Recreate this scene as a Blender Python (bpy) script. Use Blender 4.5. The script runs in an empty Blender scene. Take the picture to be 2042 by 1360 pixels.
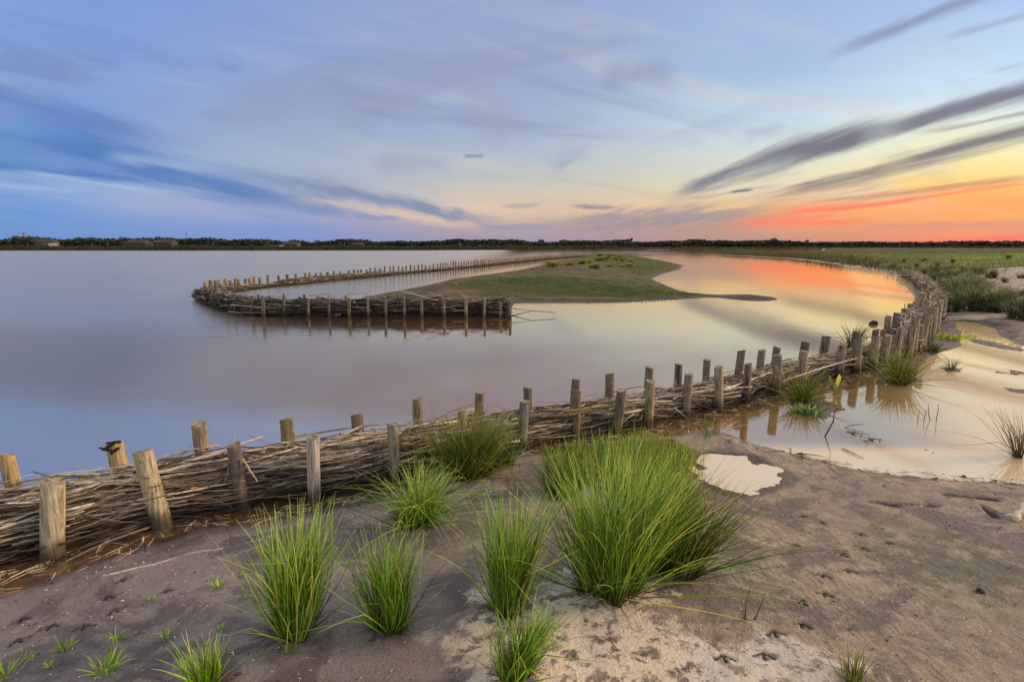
import bpy, math, random
import numpy as np
random.seed(7)
RS = np.random.RandomState(11)
scene = bpy.context.scene
COL = scene.collection

# ------------------------------------------------------------------ camera
CAM_H = 1.4
FPX = 1134.4          # focal length in pixels of the 2042-wide photograph (20 mm)
PITCH = math.atan(190 / FPX)
cam_d = bpy.data.cameras.new("camera")
cam_d.lens = 20; cam_d.sensor_width = 36
cam_d.clip_start = 0.05; cam_d.clip_end = 12000
cam = bpy.data.objects.new("camera", cam_d)
COL.objects.link(cam)
cam.location = (0, 0, CAM_H)
cam.rotation_euler = (math.pi / 2 - PITCH, 0, 0)
scene.camera = cam
scene.view_settings.view_transform = 'Standard'
scene.view_settings.look = 'None'
scene.view_settings.exposure = 0
scene.view_settings.gamma = 1
scene.render.resolution_x = 1024; scene.render.resolution_y = 681
CP, SP = math.cos(PITCH), math.sin(PITCH)

def ray(px, py):
    rx = (px - 1021) / FPX; ry = (680 - py) / FPX
    return np.array([rx, CP + ry * SP, -SP + ry * CP])
def at(px, py, z=0.0):
    d = ray(px, py); t = (z - CAM_H) / d[2]
    return np.array([d[0] * t, d[1] * t, z])
def at_y(px, py, y):
    d = ray(px, py); t = y / d[1]
    return np.array([d[0] * t, y, CAM_H + d[2] * t])
def lin(c):
    return tuple(((v / 255) / 12.92 if v / 255 <= 0.04045 else ((v / 255 + 0.055) / 1.055) ** 2.4) for v in c)

# ------------------------------------------------------------------ node helper
class NT:
    def __init__(s, tree): s.t = tree; s.n = tree.nodes; s.l = tree.links
    def set(s, sock, v):
        if isinstance(v, bpy.types.NodeSocket): s.l.new(v, sock)
        elif v is not None:
            if isinstance(v, (tuple, list)) and len(v) == 3 and sock.type == 'RGBA': v = (*v, 1)
            sock.default_value = v
    def node(s, typ, **kw):
        n = s.n.new(typ)
        for k, v in kw.items(): setattr(n, k, v)
        return n
    def m(s, op, a, b=None, c=None, clamp=False):
        n = s.node('ShaderNodeMath', operation=op, use_clamp=clamp)
        s.set(n.inputs[0], a); s.set(n.inputs[1], b); s.set(n.inputs[2], c)
        return n.outputs[0]
    def sm(s, v, a, b, lo=0.0, hi=1.0, kind='SMOOTHSTEP'):
        n = s.node('ShaderNodeMapRange', interpolation_type=kind)
        s.set(n.inputs[0], v); n.inputs[1].default_value = a; n.inputs[2].default_value = b
        n.inputs[3].default_value = lo; n.inputs[4].default_value = hi
        return n.outputs[0]
    def mix(s, f, a, b, blend='MIX'):
        n = s.node('ShaderNodeMix', data_type='RGBA', blend_type=blend)
        s.set(n.inputs[0], f); s.set(n.inputs[6], a); s.set(n.inputs[7], b)
        return n.outputs[2]
    def noise(s, vec, scale, detail=4, rough=0.5, dist=0.0, out=0):
        n = s.node('ShaderNodeTexNoise')
        if vec is not None: s.l.new(vec, n.inputs['Vector'])
        n.inputs['Scale'].default_value = scale; n.inputs['Detail'].default_value = detail
        n.inputs['Roughness'].default_value = rough; n.inputs['Distortion'].default_value = dist
        return n.outputs[out]
    def comb(s, x, y, z):
        n = s.node('ShaderNodeCombineXYZ'); s.set(n.inputs[0], x); s.set(n.inputs[1], y); s.set(n.inputs[2], z)
        return n.outputs[0]
    def sep(s, v):
        n = s.node('ShaderNodeSeparateXYZ'); s.l.new(v, n.inputs[0]); return n.outputs
    def ramp(s, f, stops, interp='LINEAR'):
        n = s.node('ShaderNodeValToRGB'); cr = n.color_ramp; cr.interpolation = interp
        while len(cr.elements) > 1: cr.elements.remove(cr.elements[-1])
        cr.elements[0].position = stops[0][0]; cr.elements[0].color = (*stops[0][1], 1)
        for p, c in stops[1:]:
            e = cr.elements.new(p); e.color = (*c, 1)
        s.set(n.inputs[0], f); return n.outputs[0]
    def mapping(s, vec, scale=(1, 1, 1), rot=(0, 0, 0), loc=(0, 0, 0)):
        n = s.node('ShaderNodeMapping'); s.l.new(vec, n.inputs[0])
        n.inputs['Scale'].default_value = scale; n.inputs['Rotation'].default_value = rot; n.inputs['Location'].default_value = loc
        return n.outputs[0]

# ------------------------------------------------------------------ world sky
def sky_xz(px, py):
    d = ray(px, py); return d[0] / d[1], d[2] / d[1]
world = bpy.data.worlds.new("World"); scene.world = world
world.use_nodes = True
w = NT(world.node_tree); w.n.clear()
SUN_AZ = math.radians(82); SUN_EL = math.radians(17)
tc = w.node('ShaderNodeTexCoord')
dx, dy, dz = w.sep(tc.outputs['Generated'])
dyc = w.m('MAXIMUM', dy, 0.08)
X = w.m('DIVIDE', dx, dyc); Z = w.m('DIVIDE', dz, dyc)
zc = w.m('ADD', w.m('MAXIMUM', dz, 0.0), 0.035)
cu = w.m('DIVIDE', dx, zc); cv = w.m('DIVIDE', dy, zc)
cvec = w.comb(w.m('MULTIPLY', cu, 1.0), w.m('MULTIPLY', cv, 0.22), 0.0)
warp = w.noise(cvec, 1.3, 6, 0.6, 0.6)
fine = w.noise(w.comb(w.m('MULTIPLY', cu, 2.2), w.m('MULTIPLY', cv, 0.35), 3.0), 1.6, 8, 0.62, 0.3)
big = w.noise(w.comb(cu, w.m('MULTIPLY', cv, 0.45), 9.0), 0.45, 4, 0.5, 0.4)
# elevation gradients at five azimuths
def zr(y): return sky_xz(1021, y)[1] / 0.5
def stops(lst):
    out = sorted([(max(0.0, zr(y)), lin(c)) for y, c in lst], key=lambda q: q[0])
    return out
G = [
 stops([(488,(90,140,208)),(440,(96,146,213)),(400,(108,152,216)),(330,(86,137,203)),(250,(98,143,208)),(150,(120,156,216)),(0,(116,154,220)),(-120,(105,145,215))]),
 stops([(488,(112,142,206)),(450,(125,148,208)),(415,(158,165,200)),(370,(150,168,200)),(320,(158,176,206)),(240,(146,166,210)),(130,(130,158,214)),(0,(120,151,216)),(-120,(112,145,214))]),
 stops([(488,(150,146,172)),(455,(182,160,165)),(420,(228,194,160)),(380,(222,206,176)),(330,(192,200,200)),(260,(162,181,216)),(150,(150,166,210)),(0,(145,162,215)),(-120,(135,155,214))]),
 stops([(488,(176,140,140)),(450,(206,150,122)),(415,(242,194,128)),(370,(248,230,168)),(300,(226,238,228)),(230,(204,228,244)),(140,(165,194,233)),(0,(156,181,229)),(-120,(145,170,225))]),
 stops([(488,(250,118,90)),(455,(246,146,90)),(415,(255,176,66)),(365,(255,214,112)),(310,(253,238,168)),(240,(228,236,222)),(170,(206,232,248)),(90,(184,212,243)),(0,(166,196,236)),(-120,(155,185,232))]),
]
zf = w.m('DIVIDE', Z, 0.5, clamp=True)
XS = [sky_xz(px, 350)[0] for px in (0, 520, 1000, 1480, 2000)]
sky = w.ramp(zf, G[0])
for i in range(1, 5):
    sky = w.mix(w.sm(X, XS[i - 1], XS[i]), sky, w.ramp(zf, G[i]))
# broad cloud veil
veil = w.sm(big, 0.42, 0.66)
sky = w.mix(w.m('MULTIPLY', veil, 0.10), sky, lin((150, 152, 182)))
fv = w.sm(fine, 0.35, 0.75)
sky = w.mix(w.m('MULTIPLY', fv, w.sm(Z, 0.0, 0.10, 0.0, 0.05)), sky, w.mix(w.sm(X, -0.7, 0.1), lin((78, 122, 190)), lin((215, 210, 215))))
lay = w.noise(w.comb(w.m('ADD', w.m('MULTIPLY', X, 1.7), w.m('MULTIPLY', Z, 1.2)), w.m('ADD', w.m('MULTIPLY', Z, 9.0), w.m('MULTIPLY', X, 1.6)), 2.0), 1.5, 4, .50, 0.7)
lay2 = w.noise(w.comb(w.m('MULTIPLY', X, 1.2), w.m('ADD', w.m('MULTIPLY', Z, 5.0), w.m('MULTIPLY', X, -.9)), 7.0), 1.7, 5, .5, .6)
lowband = w.m('MULTIPLY', w.sm(Z, .02, .09), w.sm(Z, .46, .20))
leftm = w.sm(X, .45, -.1)
pale = w.mix(w.sm(X, -.6, .2), lin((160, 182, 214)), lin((226, 220, 206)))
sky = w.mix(w.m('MULTIPLY', w.m('MULTIPLY', w.sm(lay, .50, .64), lowband), .42), sky, pale)
dark = w.mix(w.sm(X, -.6, .2), lin((78, 118, 182)), lin((148, 150, 172)))
sky = w.mix(w.m('MULTIPLY', w.m('MULTIPLY', w.sm(lay, .47, .33), lowband), w.m('ADD', w.m('MULTIPLY', leftm, .45), .15)), sky, dark)
sky = w.mix(w.m('MULTIPLY', w.m('MULTIPLY', w.sm(lay2, .52, .68), w.sm(Z, .10, .2)), .40), sky, w.mix(w.sm(X, .1, .5), lin((142, 146, 178)), lin((190, 205, 225))))
def streak(p0, p1, wd, colr, strength=1.0, wamp=0.02, fade=0.25, w1=None, up=1.0):
    """a wind-drawn cloud band between two sky directions"""
    global sky
    (x0, z0), (x1, z1) = sky_xz(*p0), sky_xz(*p1)
    L = math.hypot(x1 - x0, z1 - z0); tx, tz = (x1 - x0) / L, (z1 - z0) / L
    wd = wd / FPX
    a = w.m('SUBTRACT', X, x0); b = w.m('SUBTRACT', Z, z0)
    s_ = w.m('ADD', w.m('MULTIPLY', a, tx), w.m('MULTIPLY', b, tz))
    d_ = w.m('SUBTRACT', w.m('MULTIPLY', b, tx), w.m('MULTIPLY', a, tz))
    d_ = w.m('ADD', d_, w.m('MULTIPLY', w.m('SUBTRACT', warp, 0.5), wamp * 1.5))
    wide = w.sm(s_, 0, L, wd, (w1 / FPX if w1 else wd), 'LINEAR')
    q = w.m('DIVIDE', d_, wide)
    q = w.m('ADD', w.m('ABSOLUTE', q), w.m('MULTIPLY', w.m('SUBTRACT', fine, 0.5), 1.9))
    dens = w.sm(q, 1.55, 0.0)
    win = w.m('MULTIPLY', w.sm(s_, -fade * L * 0.5, fade * L), w.sm(s_, L * (1 + fade * 0.5), L * (1 - fade)))
    f = w.m('MULTIPLY', w.m('MULTIPLY', dens, win), strength)
    sky = w.mix(f, sky, lin(colr))
# left blue bands and pale streaks
streak((60, 270), (600, 415), 34, (62, 116, 188), .95, .03)
streak((-120, 315), (340, 372), 12, (62, 116, 190), .9)
streak((-160, 150), (330, 285), 24, (86, 120, 188), .8, .03)
streak((40, 340), (330, 386), 7, (160, 186, 224), .8)
streak((-60, 368), (170, 380), 7, (146, 178, 224), .7)
streak((210, 312), (440, 338), 10, (155, 180, 216), .6)
streak((400, 395), (700, 425), 9, (82, 124, 188), .7, .015)
streak((200, 396), (640, 424), 14, (155, 162, 206), .55)
streak((530, 355), (980, 440), 13, (112, 134, 174), .9, .03)
streak((600, 396), (940, 452), 9, (230, 198, 172), .6)
streak((700, 430), (800, 438), 5, (120, 140, 185), .7, .01)
streak((740, 325), (900, 330), 16, (150, 160, 180), .5, .03)
streak((930, 150), (1030, 270), 38, (158, 158, 188), .5, .06)
streak((640, 190), (860, 210), 30, (152, 160, 192), .4, .05)
streak((1190, 165), (1350, 155), 26, (142, 152, 186), .65, .08)
streak((1090, 335), (1180, 300), 20, (158, 172, 196), .5, .06)
# centre / right
streak((1100, 447), (1580, 428), 22, (150, 140, 152), .8, .035)
streak((960, 455), (1110, 452), 6, (140, 146, 180), .7, .01)
streak((1000, 412), (1080, 408), 5, (160, 155, 170), .6, .01)
streak((1140, 410), (1230, 414), 4, (148, 140, 152), .9, .01)
streak((1340, 398), (1560, 372), 6, (190, 170, 150), .6, .02)
streak((1500, 400), (1760, 366), 9, (172, 152, 138), .6, .025)
streak((1345, 386), (1560, 312), 9, (118, 110, 124), .95, .02, w1=22)
streak((1500, 330), (1760, 256), 25, (116, 110, 124), 1.0, .03, w1=22)
streak((1700, 276), (2250, 122), 18, (120, 116, 134), .95, .03)
streak((1560, 385), (1790, 335), 10, (132, 122, 120), .9, .03, w1=18)
streak((1740, 345), (2250, 208), 17, (126, 116, 122), .95, .03)
streak((1830, 268), (2150, 205), 5, (160, 150, 150), .7, .02)
streak((1660, 110), (2020, -30), 11, (136, 142, 176), .8, .02, w1=17)
streak((1880, 80), (2120, 20), 8, (150, 165, 196), .6, .03)
streak((1960, 145), (2180, 95), 8, (165, 185, 205), .5, .03)
streak((1480, 272), (1560, 250), 10, (170, 190, 205), .6, .03)
streak((1480, 436), (2200, 392), 44, (255, 152, 66), .62, .02)
streak((1600, 404), (2100, 352), 6, (196, 130, 105), .7, .012)
streak((1540, 426), (1860, 392), 8, (255, 104, 62), .8, .02)
streak((1780, 400), (2060, 364), 4, (250, 120, 80), .7, .012)
streak((1460, 446), (1740, 438), 9, (255, 112, 76), .75, .03)
streak((1700, 452), (2100, 446), 9, (214, 140, 122), .7, .02)
streak((1760, 492), (2150, 466), 8, (255, 104, 86), .9, .01)
streak((1455, 384), (1502, 380), 4, (112, 118, 135), 1.0, .006)
streak((925, 313), (965, 311), 4, (130, 138, 160), .9, .006)
streak((1108, 334), (1146, 322), 4, (150, 160, 180), .5, .01)
# the unseen sky overhead and behind the viewer
w1_ = w.sm(dy, 0.50, 0.05)
w2_ = w.sm(dz, 0.42, 0.72)
back = w.m('MAXIMUM', w1_, w2_)
SKY_FILL = (1.02, 0.98, 0.98)
hv = w.node('ShaderNodeHueSaturation'); w.set(hv.inputs['Color'], sky); hv.inputs['Saturation'].default_value = .94; sky = hv.outputs[0]
sky = w.mix(w.m('MULTIPLY', w.m('MULTIPLY', w.sm(X, -.75, -.25), w.sm(X, .75, .2)), w.sm(Z, .02, .12, 0, .28)), sky, lin((150, 162, 186)))
sky = w.mix(back, sky, SKY_FILL)
sky = w.mix(w.sm(dz, 0.0, -0.03), sky, (0.12, 0.11, 0.10))
bg = w.node('ShaderNodeBackground'); w.set(bg.inputs[0], sky); bg.inputs[1].default_value = 1.0
nish = w.node('ShaderNodeTexSky', sky_type='NISHITA'); nish.sun_disc = False
nish.sun_elevation = SUN_EL; nish.sun_rotation = SUN_AZ
bg2 = w.node('ShaderNodeBackground'); w.l.new(nish.outputs[0], bg2.inputs[0]); bg2.inputs[1].default_value = 0.004
ad = w.node('ShaderNodeAddShader'); w.l.new(bg.outputs[0], ad.inputs[0]); w.l.new(bg2.outputs[0], ad.inputs[1])
wo = w.node('ShaderNodeOutputWorld'); w.l.new(ad.outputs[0], wo.inputs[0])

# ------------------------------------------------------------------ sun
sun_d = bpy.data.lights.new("sun", 'SUN'); sun_d.energy = 4.2; sun_d.angle = math.radians(7)
sun_d.color = (1.0, 0.68, 0.42)
sun = bpy.data.objects.new("sun", sun_d); COL.objects.link(sun)
sun.rotation_euler = (math.radians(90) - SUN_EL, 0, math.pi - SUN_AZ)

# ------------------------------------------------------------------ object helpers
def link(o): COL.objects.link(o); return o
def tag(o, label=None, cat=None, group=None, kind=None):
    if label: o['label'] = label
    if cat: o['category'] = cat
    if group: o['group'] = group
    if kind: o['kind'] = kind
    return o
def empty(name, loc=(0, 0, 0)):
    o = bpy.data.objects.new(name, None); o.location = loc; o.empty_display_size = 0.1
    return link(o)
class Geo:
    """numpy mesh collector"""
    def __init__(s): s.v = []; s.f = {3: [], 4: []}; s.mi = {3: [], 4: []}; s.a = []; s.n = 0
    def add(s, v, f, mi=0, a=None):
        v = np.asarray(v, dtype=np.float64).reshape(-1, 3); f = np.asarray(f, dtype=np.int64)
        k = f.shape[1]
        s.v.append(v); s.f[k].append(f + s.n)
        mi = np.broadcast_to(np.asarray(mi), (len(f),)); s.mi[k].append(mi)
        if a is None: a = np.zeros((len(v), 4))
        s.a.append(np.asarray(a, dtype=np.float64).reshape(-1, 4)); s.n += len(v)
        return s
    def build(s, name, mats, parent=None, origin=(0, 0, 0), smooth=True):
        V = np.concatenate(s.v) - np.array(origin); A = np.concatenate(s.a)
        q = np.concatenate(s.f[4]) if s.f[4] else np.zeros((0, 4), int)
        t = np.concatenate(s.f[3]) if s.f[3] else np.zeros((0, 3), int)
        mi = np.concatenate(([*s.mi[4]] + [*s.mi[3]])) if (s.mi[4] or s.mi[3]) else []
        me = bpy.data.meshes.new(name)
        me.vertices.add(len(V)); me.vertices.foreach_set('co', V.astype(np.float32).ravel())
        idx = np.concatenate([q.ravel(), t.ravel()]).astype(np.int32)
        me.loops.add(len(idx)); me.loops.foreach_set('vertex_index', idx)
        starts = np.concatenate([np.arange(len(q)) * 4, len(q) * 4 + np.arange(len(t)) * 3]).astype(np.int32)
        me.polygons.add(len(starts)); me.polygons.foreach_set('loop_start', starts)
        me.polygons.foreach_set('material_index', np.asarray(mi, dtype=np.int32))
        me.polygons.foreach_set('use_smooth', np.full(len(starts), smooth))
        at_ = me.color_attributes.new('mask', 'FLOAT_COLOR', 'POINT')
        at_.data.foreach_set('color', A.astype(np.float32).ravel())
        me.update(calc_edges=True); me.validate()
        for m_ in (mats if isinstance(mats, (list, tuple)) else [mats]): me.materials.append(m_)
        o = bpy.data.objects.new(name, me); o.location = origin
        link(o)
        if parent is not None:
            o.parent = parent
            o.location = tuple(np.array(origin) - np.array(parent.location))
        return o
def tubes(P, R, sides=4, cap=True, val=None):
    """P (k,n,3) centre lines, R (k,n) radii -> verts, quads, attr (t along, random)"""
    P = np.asarray(P, float); R = np.asarray(R, float); k, n, _ = P.shape
    T = np.gradient(P, axis=1); T /= np.linalg.norm(T, axis=2, keepdims=True) + 1e-9
    mean = T.mean(axis=1); ref = np.where(np.abs(mean[:, 2:3]) > 0.7, np.array([[0.0, 1, 0.1]]), np.array([[0.05, 0, 1.0]]))
    ref = np.repeat(ref[:, None, :], n, axis=1)
    A = np.cross(T, ref); A /= np.linalg.norm(A, axis=2, keepdims=True) + 1e-9
    B = np.cross(T, A)
    th = np.arange(sides) * 2 * math.pi / sides
    V = P[:, :, None, :] + R[:, :, None, None] * (np.cos(th)[None, None, :, None] * A[:, :, None, :] + np.sin(th)[None, None, :, None] * B[:, :, None, :])
    base = (np.arange(k) * n * sides)[:, None, None]
    i = np.arange(n - 1)[None, :, None] * sides; j = np.arange(sides)[None, None, :]; j2 = (j + 1) % sides
    F = np.stack([base + i + j, base + i + j2, base + i + sides + j2, base + i + sides + j], axis=-1).reshape(-1, 4)
    if cap and sides == 4:
        b = (np.arange(k) * n * sides)[:, None]; e = b + (n - 1) * sides
        F = np.concatenate([F, b + np.array([[3, 2, 1, 0]]), e + np.array([[0, 1, 2, 3]])])
    att = np.zeros((k, n, sides, 4)); att[..., 0] = np.linspace(0, 1, n)[None, :, None]
    rv = RS.rand(k) if val is None else val
    att[..., 1] = rv[:, None, None]; att[..., 3] = 1
    return V.reshape(-1, 3), F, att.reshape(-1, 4)
def ribbons(P, W, S, val=None):
    """flat leaves; P (k,n,3), W (k,n), S (k,3) side direction; slightly folded"""
    P = np.asarray(P, float); k, n, _ = P.shape
    S = S / (np.linalg.norm(S, axis=1, keepdims=True) + 1e-9)
    T = np.gradient(P, axis=1); T /= np.linalg.norm(T, axis=2, keepdims=True) + 1e-9
    Nn = np.cross(T, np.repeat(S[:, None, :], n, axis=1))
    V = np.stack([P + W[..., None] * S[:, None, :], P + Nn * W[..., None] * 0.35, P - W[..., None] * S[:, None, :]], axis=2)
    base = (np.arange(k) * n * 3)[:, None, None]; i = np.arange(n - 1)[None, :, None] * 3; j = np.arange(2)[None, None, :]
    F = np.stack([base + i + j, base + i + j + 1, base + i + 3 + j + 1, base + i + 3 + j], axis=-1).reshape(-1, 4)
    att = np.zeros((k, n, 3, 4)); att[..., 0] = np.linspace(0, 1, n)[None, :, None]
    rv = RS.rand(k) if val is None else val
    att[..., 1] = rv[:, None, None]; att[..., 3] = 1
    return V.reshape(-1, 3), F, att.reshape(-1, 4)

# ------------------------------------------------------------------ numeric noise, distance fields
def _hash(ix, iy, seed):
    h = (ix.astype(np.int64) * 374761393 + iy.astype(np.int64) * 668265263 + seed * 974711) & 0xffffffff
    h = ((h ^ (h >> 13)) * 1274126177) & 0xffffffff
    return ((h ^ (h >> 16)) & 0xffff) / 65535.0
def vnoise(x, y, seed=0):
    xi = np.floor(x); yi = np.floor(y); fx = x - xi; fy = y - yi
    fx = fx * fx * (3 - 2 * fx); fy = fy * fy * (3 - 2 * fy)
    a = _hash(xi, yi, seed); b = _hash(xi + 1, yi, seed); c = _hash(xi, yi + 1, seed); d = _hash(xi + 1, yi + 1, seed)
    return (a * (1 - fx) + b * fx) * (1 - fy) + (c * (1 - fx) + d * fx) * fy
def fbm(x, y, sc, oct=4, seed=0):
    s = 0; amp = 1; tot = 0
    for o in range(oct):
        s = s + amp * vnoise(x * sc, y * sc, seed + o * 17); tot += amp; amp *= 0.5; sc *= 2.03
    return s / tot - 0.5
def sdist(poly, x, y, margin=1e9):
    """signed distance, positive inside"""
    poly = np.asarray(poly, float)[:, :2]
    out = np.full(x.shape, -float(margin))
    lo = poly.min(0) - margin; hi = poly.max(0) + margin
    sel = (x > lo[0]) & (x < hi[0]) & (y > lo[1]) & (y < hi[1])
    xs = x[sel]; ys = y[sel]
    if len(xs) == 0: return out
    best = np.full(xs.shape, 1e18); ins = np.zeros(xs.shape, bool)
    n = len(poly)
    for i in range(n):
        ax, ay = poly[i]; bx, by = poly[(i + 1) % n]
        ex, ey = bx - ax, by - ay; L2 = ex * ex + ey * ey + 1e-12
        t = np.clip(((xs - ax) * ex + (ys - ay) * ey) / L2, 0, 1)
        d2 = (xs - ax - t * ex) ** 2 + (ys - ay - t * ey) ** 2
        best = np.minimum(best, d2)
        if ay != by:
            c = ((ay > ys) != (by > ys)) & (xs < ex * (ys - ay) / (by - ay) + ax)
            ins ^= c
    d = np.sqrt(best); out[sel] = np.where(ins, d, -d)
    return out
def P2(lst): return [at(px, py)[:2] for px, py in lst]

# ------------------------------------------------------------------ land outlines
LAND_NEAR = [(-6, 1.9), (-3.4, 1.9)] + P2([(-300, 1260), (0, 1190), (150, 1132), (280, 1085), (420, 1045), (560, 1030), (700, 1000), (790, 966), (900, 925),
    (1000, 903), (1080, 890), (1200, 880), (1300, 874), (1370, 868), (1430, 862), (1480, 882), (1530, 893), (1620, 915), (1700, 935),
    (1800, 950), (1900, 957), (2042, 966), (2300, 985)]) + [(6.0, 2.75), (14, 3.0), (14, -30), (-20, -30)]
PUDDLE = P2([(1375, 915), (1420, 906), (1490, 912), (1540, 935), (1575, 955), (1535, 974), (1480, 984), (1440, 978), (1400, 955)])
LAND_RIGHT = P2([(1395, 505.0), (1440, 509), (1500, 512), (1560, 515), (1620, 521), (1680, 530), (1740, 539), (1785, 549), (1815, 563), (1828, 590),
    (1832, 620), (1826, 655), (1800, 690), (1762, 722), (1735, 740), (1750, 757), (1795, 768), (1830, 762), (1828, 740), (1850, 716), (1880, 702), (1915, 690), (1915, 672),
    (1905, 650), (1900, 641), (1945, 643), (1985, 655), (1995, 668), (2042, 690), (2200, 705), (2500, 720)]) + [(40, 9), (900, -60), (3500, 0), (3500, 330), at(1640, 496)[:2], at(1640, 500)[:2], at(1500, 501.5)[:2], at(1410, 502.8)[:2]]
LAND_ISLE = P2([(690, 628), (700, 606), (730, 592), (800, 579), (850, 570), (900, 557), (960, 549), (1030, 540), (1080, 529), (1110, 521), (1150, 514.5), (1180, 509), (1215, 507),
    (1245, 508), (1275, 512), (1300, 517), (1335, 523), (1362, 529), (1358, 536), (1325, 545), (1296, 556), (1318, 565), (1345, 576), (1375, 585), (1430, 589), (1500, 589), (1545, 593), (1553, 598), (1530, 601),
    (1470, 597), (1420, 593), (1330, 598), (1240, 602), (1150, 601), (1060, 600), (1025, 606), (1015, 628)])
FARY = 265.0
LAND_FAR = [(-6000, 150), at(-1500, 500)[:2], at(0, 500)[:2], at(500, 500)[:2], at(800, 499.6)[:2], at(1000, 498.8)[:2], at(1100, 498)[:2], at(1240, 497.2)[:2], at(1215, 496.3)[:2], at(1230, 495.6)[:2], at(1400, 495.2)[:2], at(1640, 495.4)[:2], (2500, 265), (6000, 265), (6000, 6000), (-6000, 6000)]
SPITS = [P2([(1170, 503.5), (1250, 502.2), (1350, 503), (1350, 504.6), (1250, 504), (1190, 505)]), P2([(1275, 498.7), (1310, 498.2), (1350, 498.8), (1300, 499.4)]), P2([(1165, 506.5), (1200, 505.8), (1305, 510), (1300, 511.5), (1230, 509)])]
MUDS_ = 0
MUDS = [P2([(1945, 676), (2000, 684), (2060, 700), (2060, 708), (1990, 696), (1950, 684)]), P2([(1985, 769), (2060, 778), (2060, 788), (2010, 782)]),
        P2([(1545, 800), (1600, 790), (1650, 800), (1665, 815), (1640, 832), (1590, 830), (1555, 816)]), P2([(1860, 734), (1900, 728), (1950, 736), (1945, 744), (1890, 744)]),
        P2([(2005, 735), (2060, 742), (2060, 750), (2015, 746)]), P2([(1655, 778), (1690, 772), (1700, 788), (1672, 795)]), P2([(1830, 660), (1870, 652), (1915, 656), (1925, 668), (1880, 682), (1830, 690)])]

MOUNDS = []   # (x, y, radius, height)
TUFT_SPEC = []
def rise(sd, A, L, slope=0.12, deep=-0.3):
    return np.where(sd > 0, A * (1 - np.exp(-np.maximum(sd, 0) / L)), np.maximum(slope * sd, deep))
PRINTS = []
def H(x, y, fields=False):
    x = np.asarray(x, float); y = np.asarray(y, float)
    r = np.hypot(x, y)
    nz = fbm(x, y, 2.2, 4, 5); nzb = fbm(x, y, 0.35, 4, 9)
    wob = nz * 0.05 + nzb * np.clip(r * 0.012, 0, 2.0)
    s0 = sdist(LAND_NEAR, x, y, 6) + nz * 0.05
    s1 = sdist(LAND_RIGHT, x, y, 30) + wob * np.clip(r / 12, .5, 1)
    s2 = sdist(LAND_ISLE, x, y, 20) + wob * .5
    s3 = sdist(LAND_FAR, x, y, 100) + nzb * 3
    h0 = rise(s0, 0.13, 0.55) + np.where(s0 > 0, fbm(x, y, 1.1, 3, 3) * 0.07 * np.clip(s0 / .5, 0, 1), 0)
    h1 = rise(s1, np.where(y > 60, .10, .2), 2.5) + np.where(y > 60, .3, 1) * np.where(s1 > 0, fbm(x, y, 0.25, 4, 21) * 0.35 * np.clip(s1 / 4, 0, 1), 0)
    h2 = rise(s2, 0.42, 2.6, .08) + np.where(s2 > 0, nzb * .2 * np.clip(s2 / 3, 0, 1), 0)
    h3 = rise(s3, 0.45, 6)
    h = np.maximum(np.maximum(h0, h1), np.maximum(h2, h3)); idx = np.argmax(np.stack([h0, h1, h2, h3]), axis=0)
    for sp in SPITS:
        s = sdist(sp, x, y, 12) + nzb * .4; hs = rise(s, .12, 1.0); idx = np.where(hs > h, 2, idx); h = np.maximum(h, hs)
    for sp in MUDS:
        s = sdist(sp, x, y, 3) + fbm(x, y, 3.5, 4, 33) * .45 - .03; hs = rise(s, .035, .25, .1); idx = np.where(hs > h, 1, idx); h = np.maximum(h, hs)
    sp = sdist(PUDDLE, x, y, 3) + fbm(x, y, 5, 5, 77) * .08 + .02
    hp = np.where(sp > 0, -0.04 * sp, 0.07 * (-sp))
    h = np.where(sp > -2, np.minimum(h, hp), h)
    for mx, my, mr, mh in MOUNDS:
        d2 = ((x - mx) ** 2 + (y - my) ** 2) / mr ** 2
        h = h + mh * np.exp(-d2)
    h = np.where((idx == 0) & (r < 12), h + fbm(x, y, 9, 3, 41) * 0.012 * np.clip(s0 * 3, 0, 1), h)
    if fields: return h, idx, s0, s1, s2, s3, sp
    return h
def ground(px, py):
    z = 0.05
    for _ in range(6):
        p = at(px, py, z); z = float(H(p[0:1], p[1:2])[0]); z = max(z, 0.0)
    p[2] = z
    return p
def gz(x, y): return float(H(np.array([x]), np.array([y]))[0])

# ------------------------------------------------------------------ materials
def new_mat(name):
    m_ = bpy.data.materials.new(name); m_.use_nodes = True
    k = NT(m_.node_tree); k.n.clear()
    b = k.node('ShaderNodeBsdfPrincipled'); o = k.node('ShaderNodeOutputMaterial'); k.l.new(b.outputs[0], o.inputs[0])
    return m_, k, b, o
def coords(k): return k.node('ShaderNodeTexCoord').outputs['Object']
def mask(k):
    a = k.node('ShaderNodeAttribute', attribute_name='mask')
    s_ = k.node('ShaderNodeSeparateColor'); k.l.new(a.outputs['Color'], s_.inputs[0])
    return s_.outputs[0], s_.outputs[1], s_.outputs[2], a.outputs['Alpha']
def bump(k, b, h, strength, dist):
    n = k.node('ShaderNodeBump'); k.set(n.inputs['Height'], h); n.inputs['Strength'].default_value = strength; n.inputs['Distance'].default_value = dist
    k.l.new(n.outputs[0], b.inputs['Normal']); return n

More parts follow.
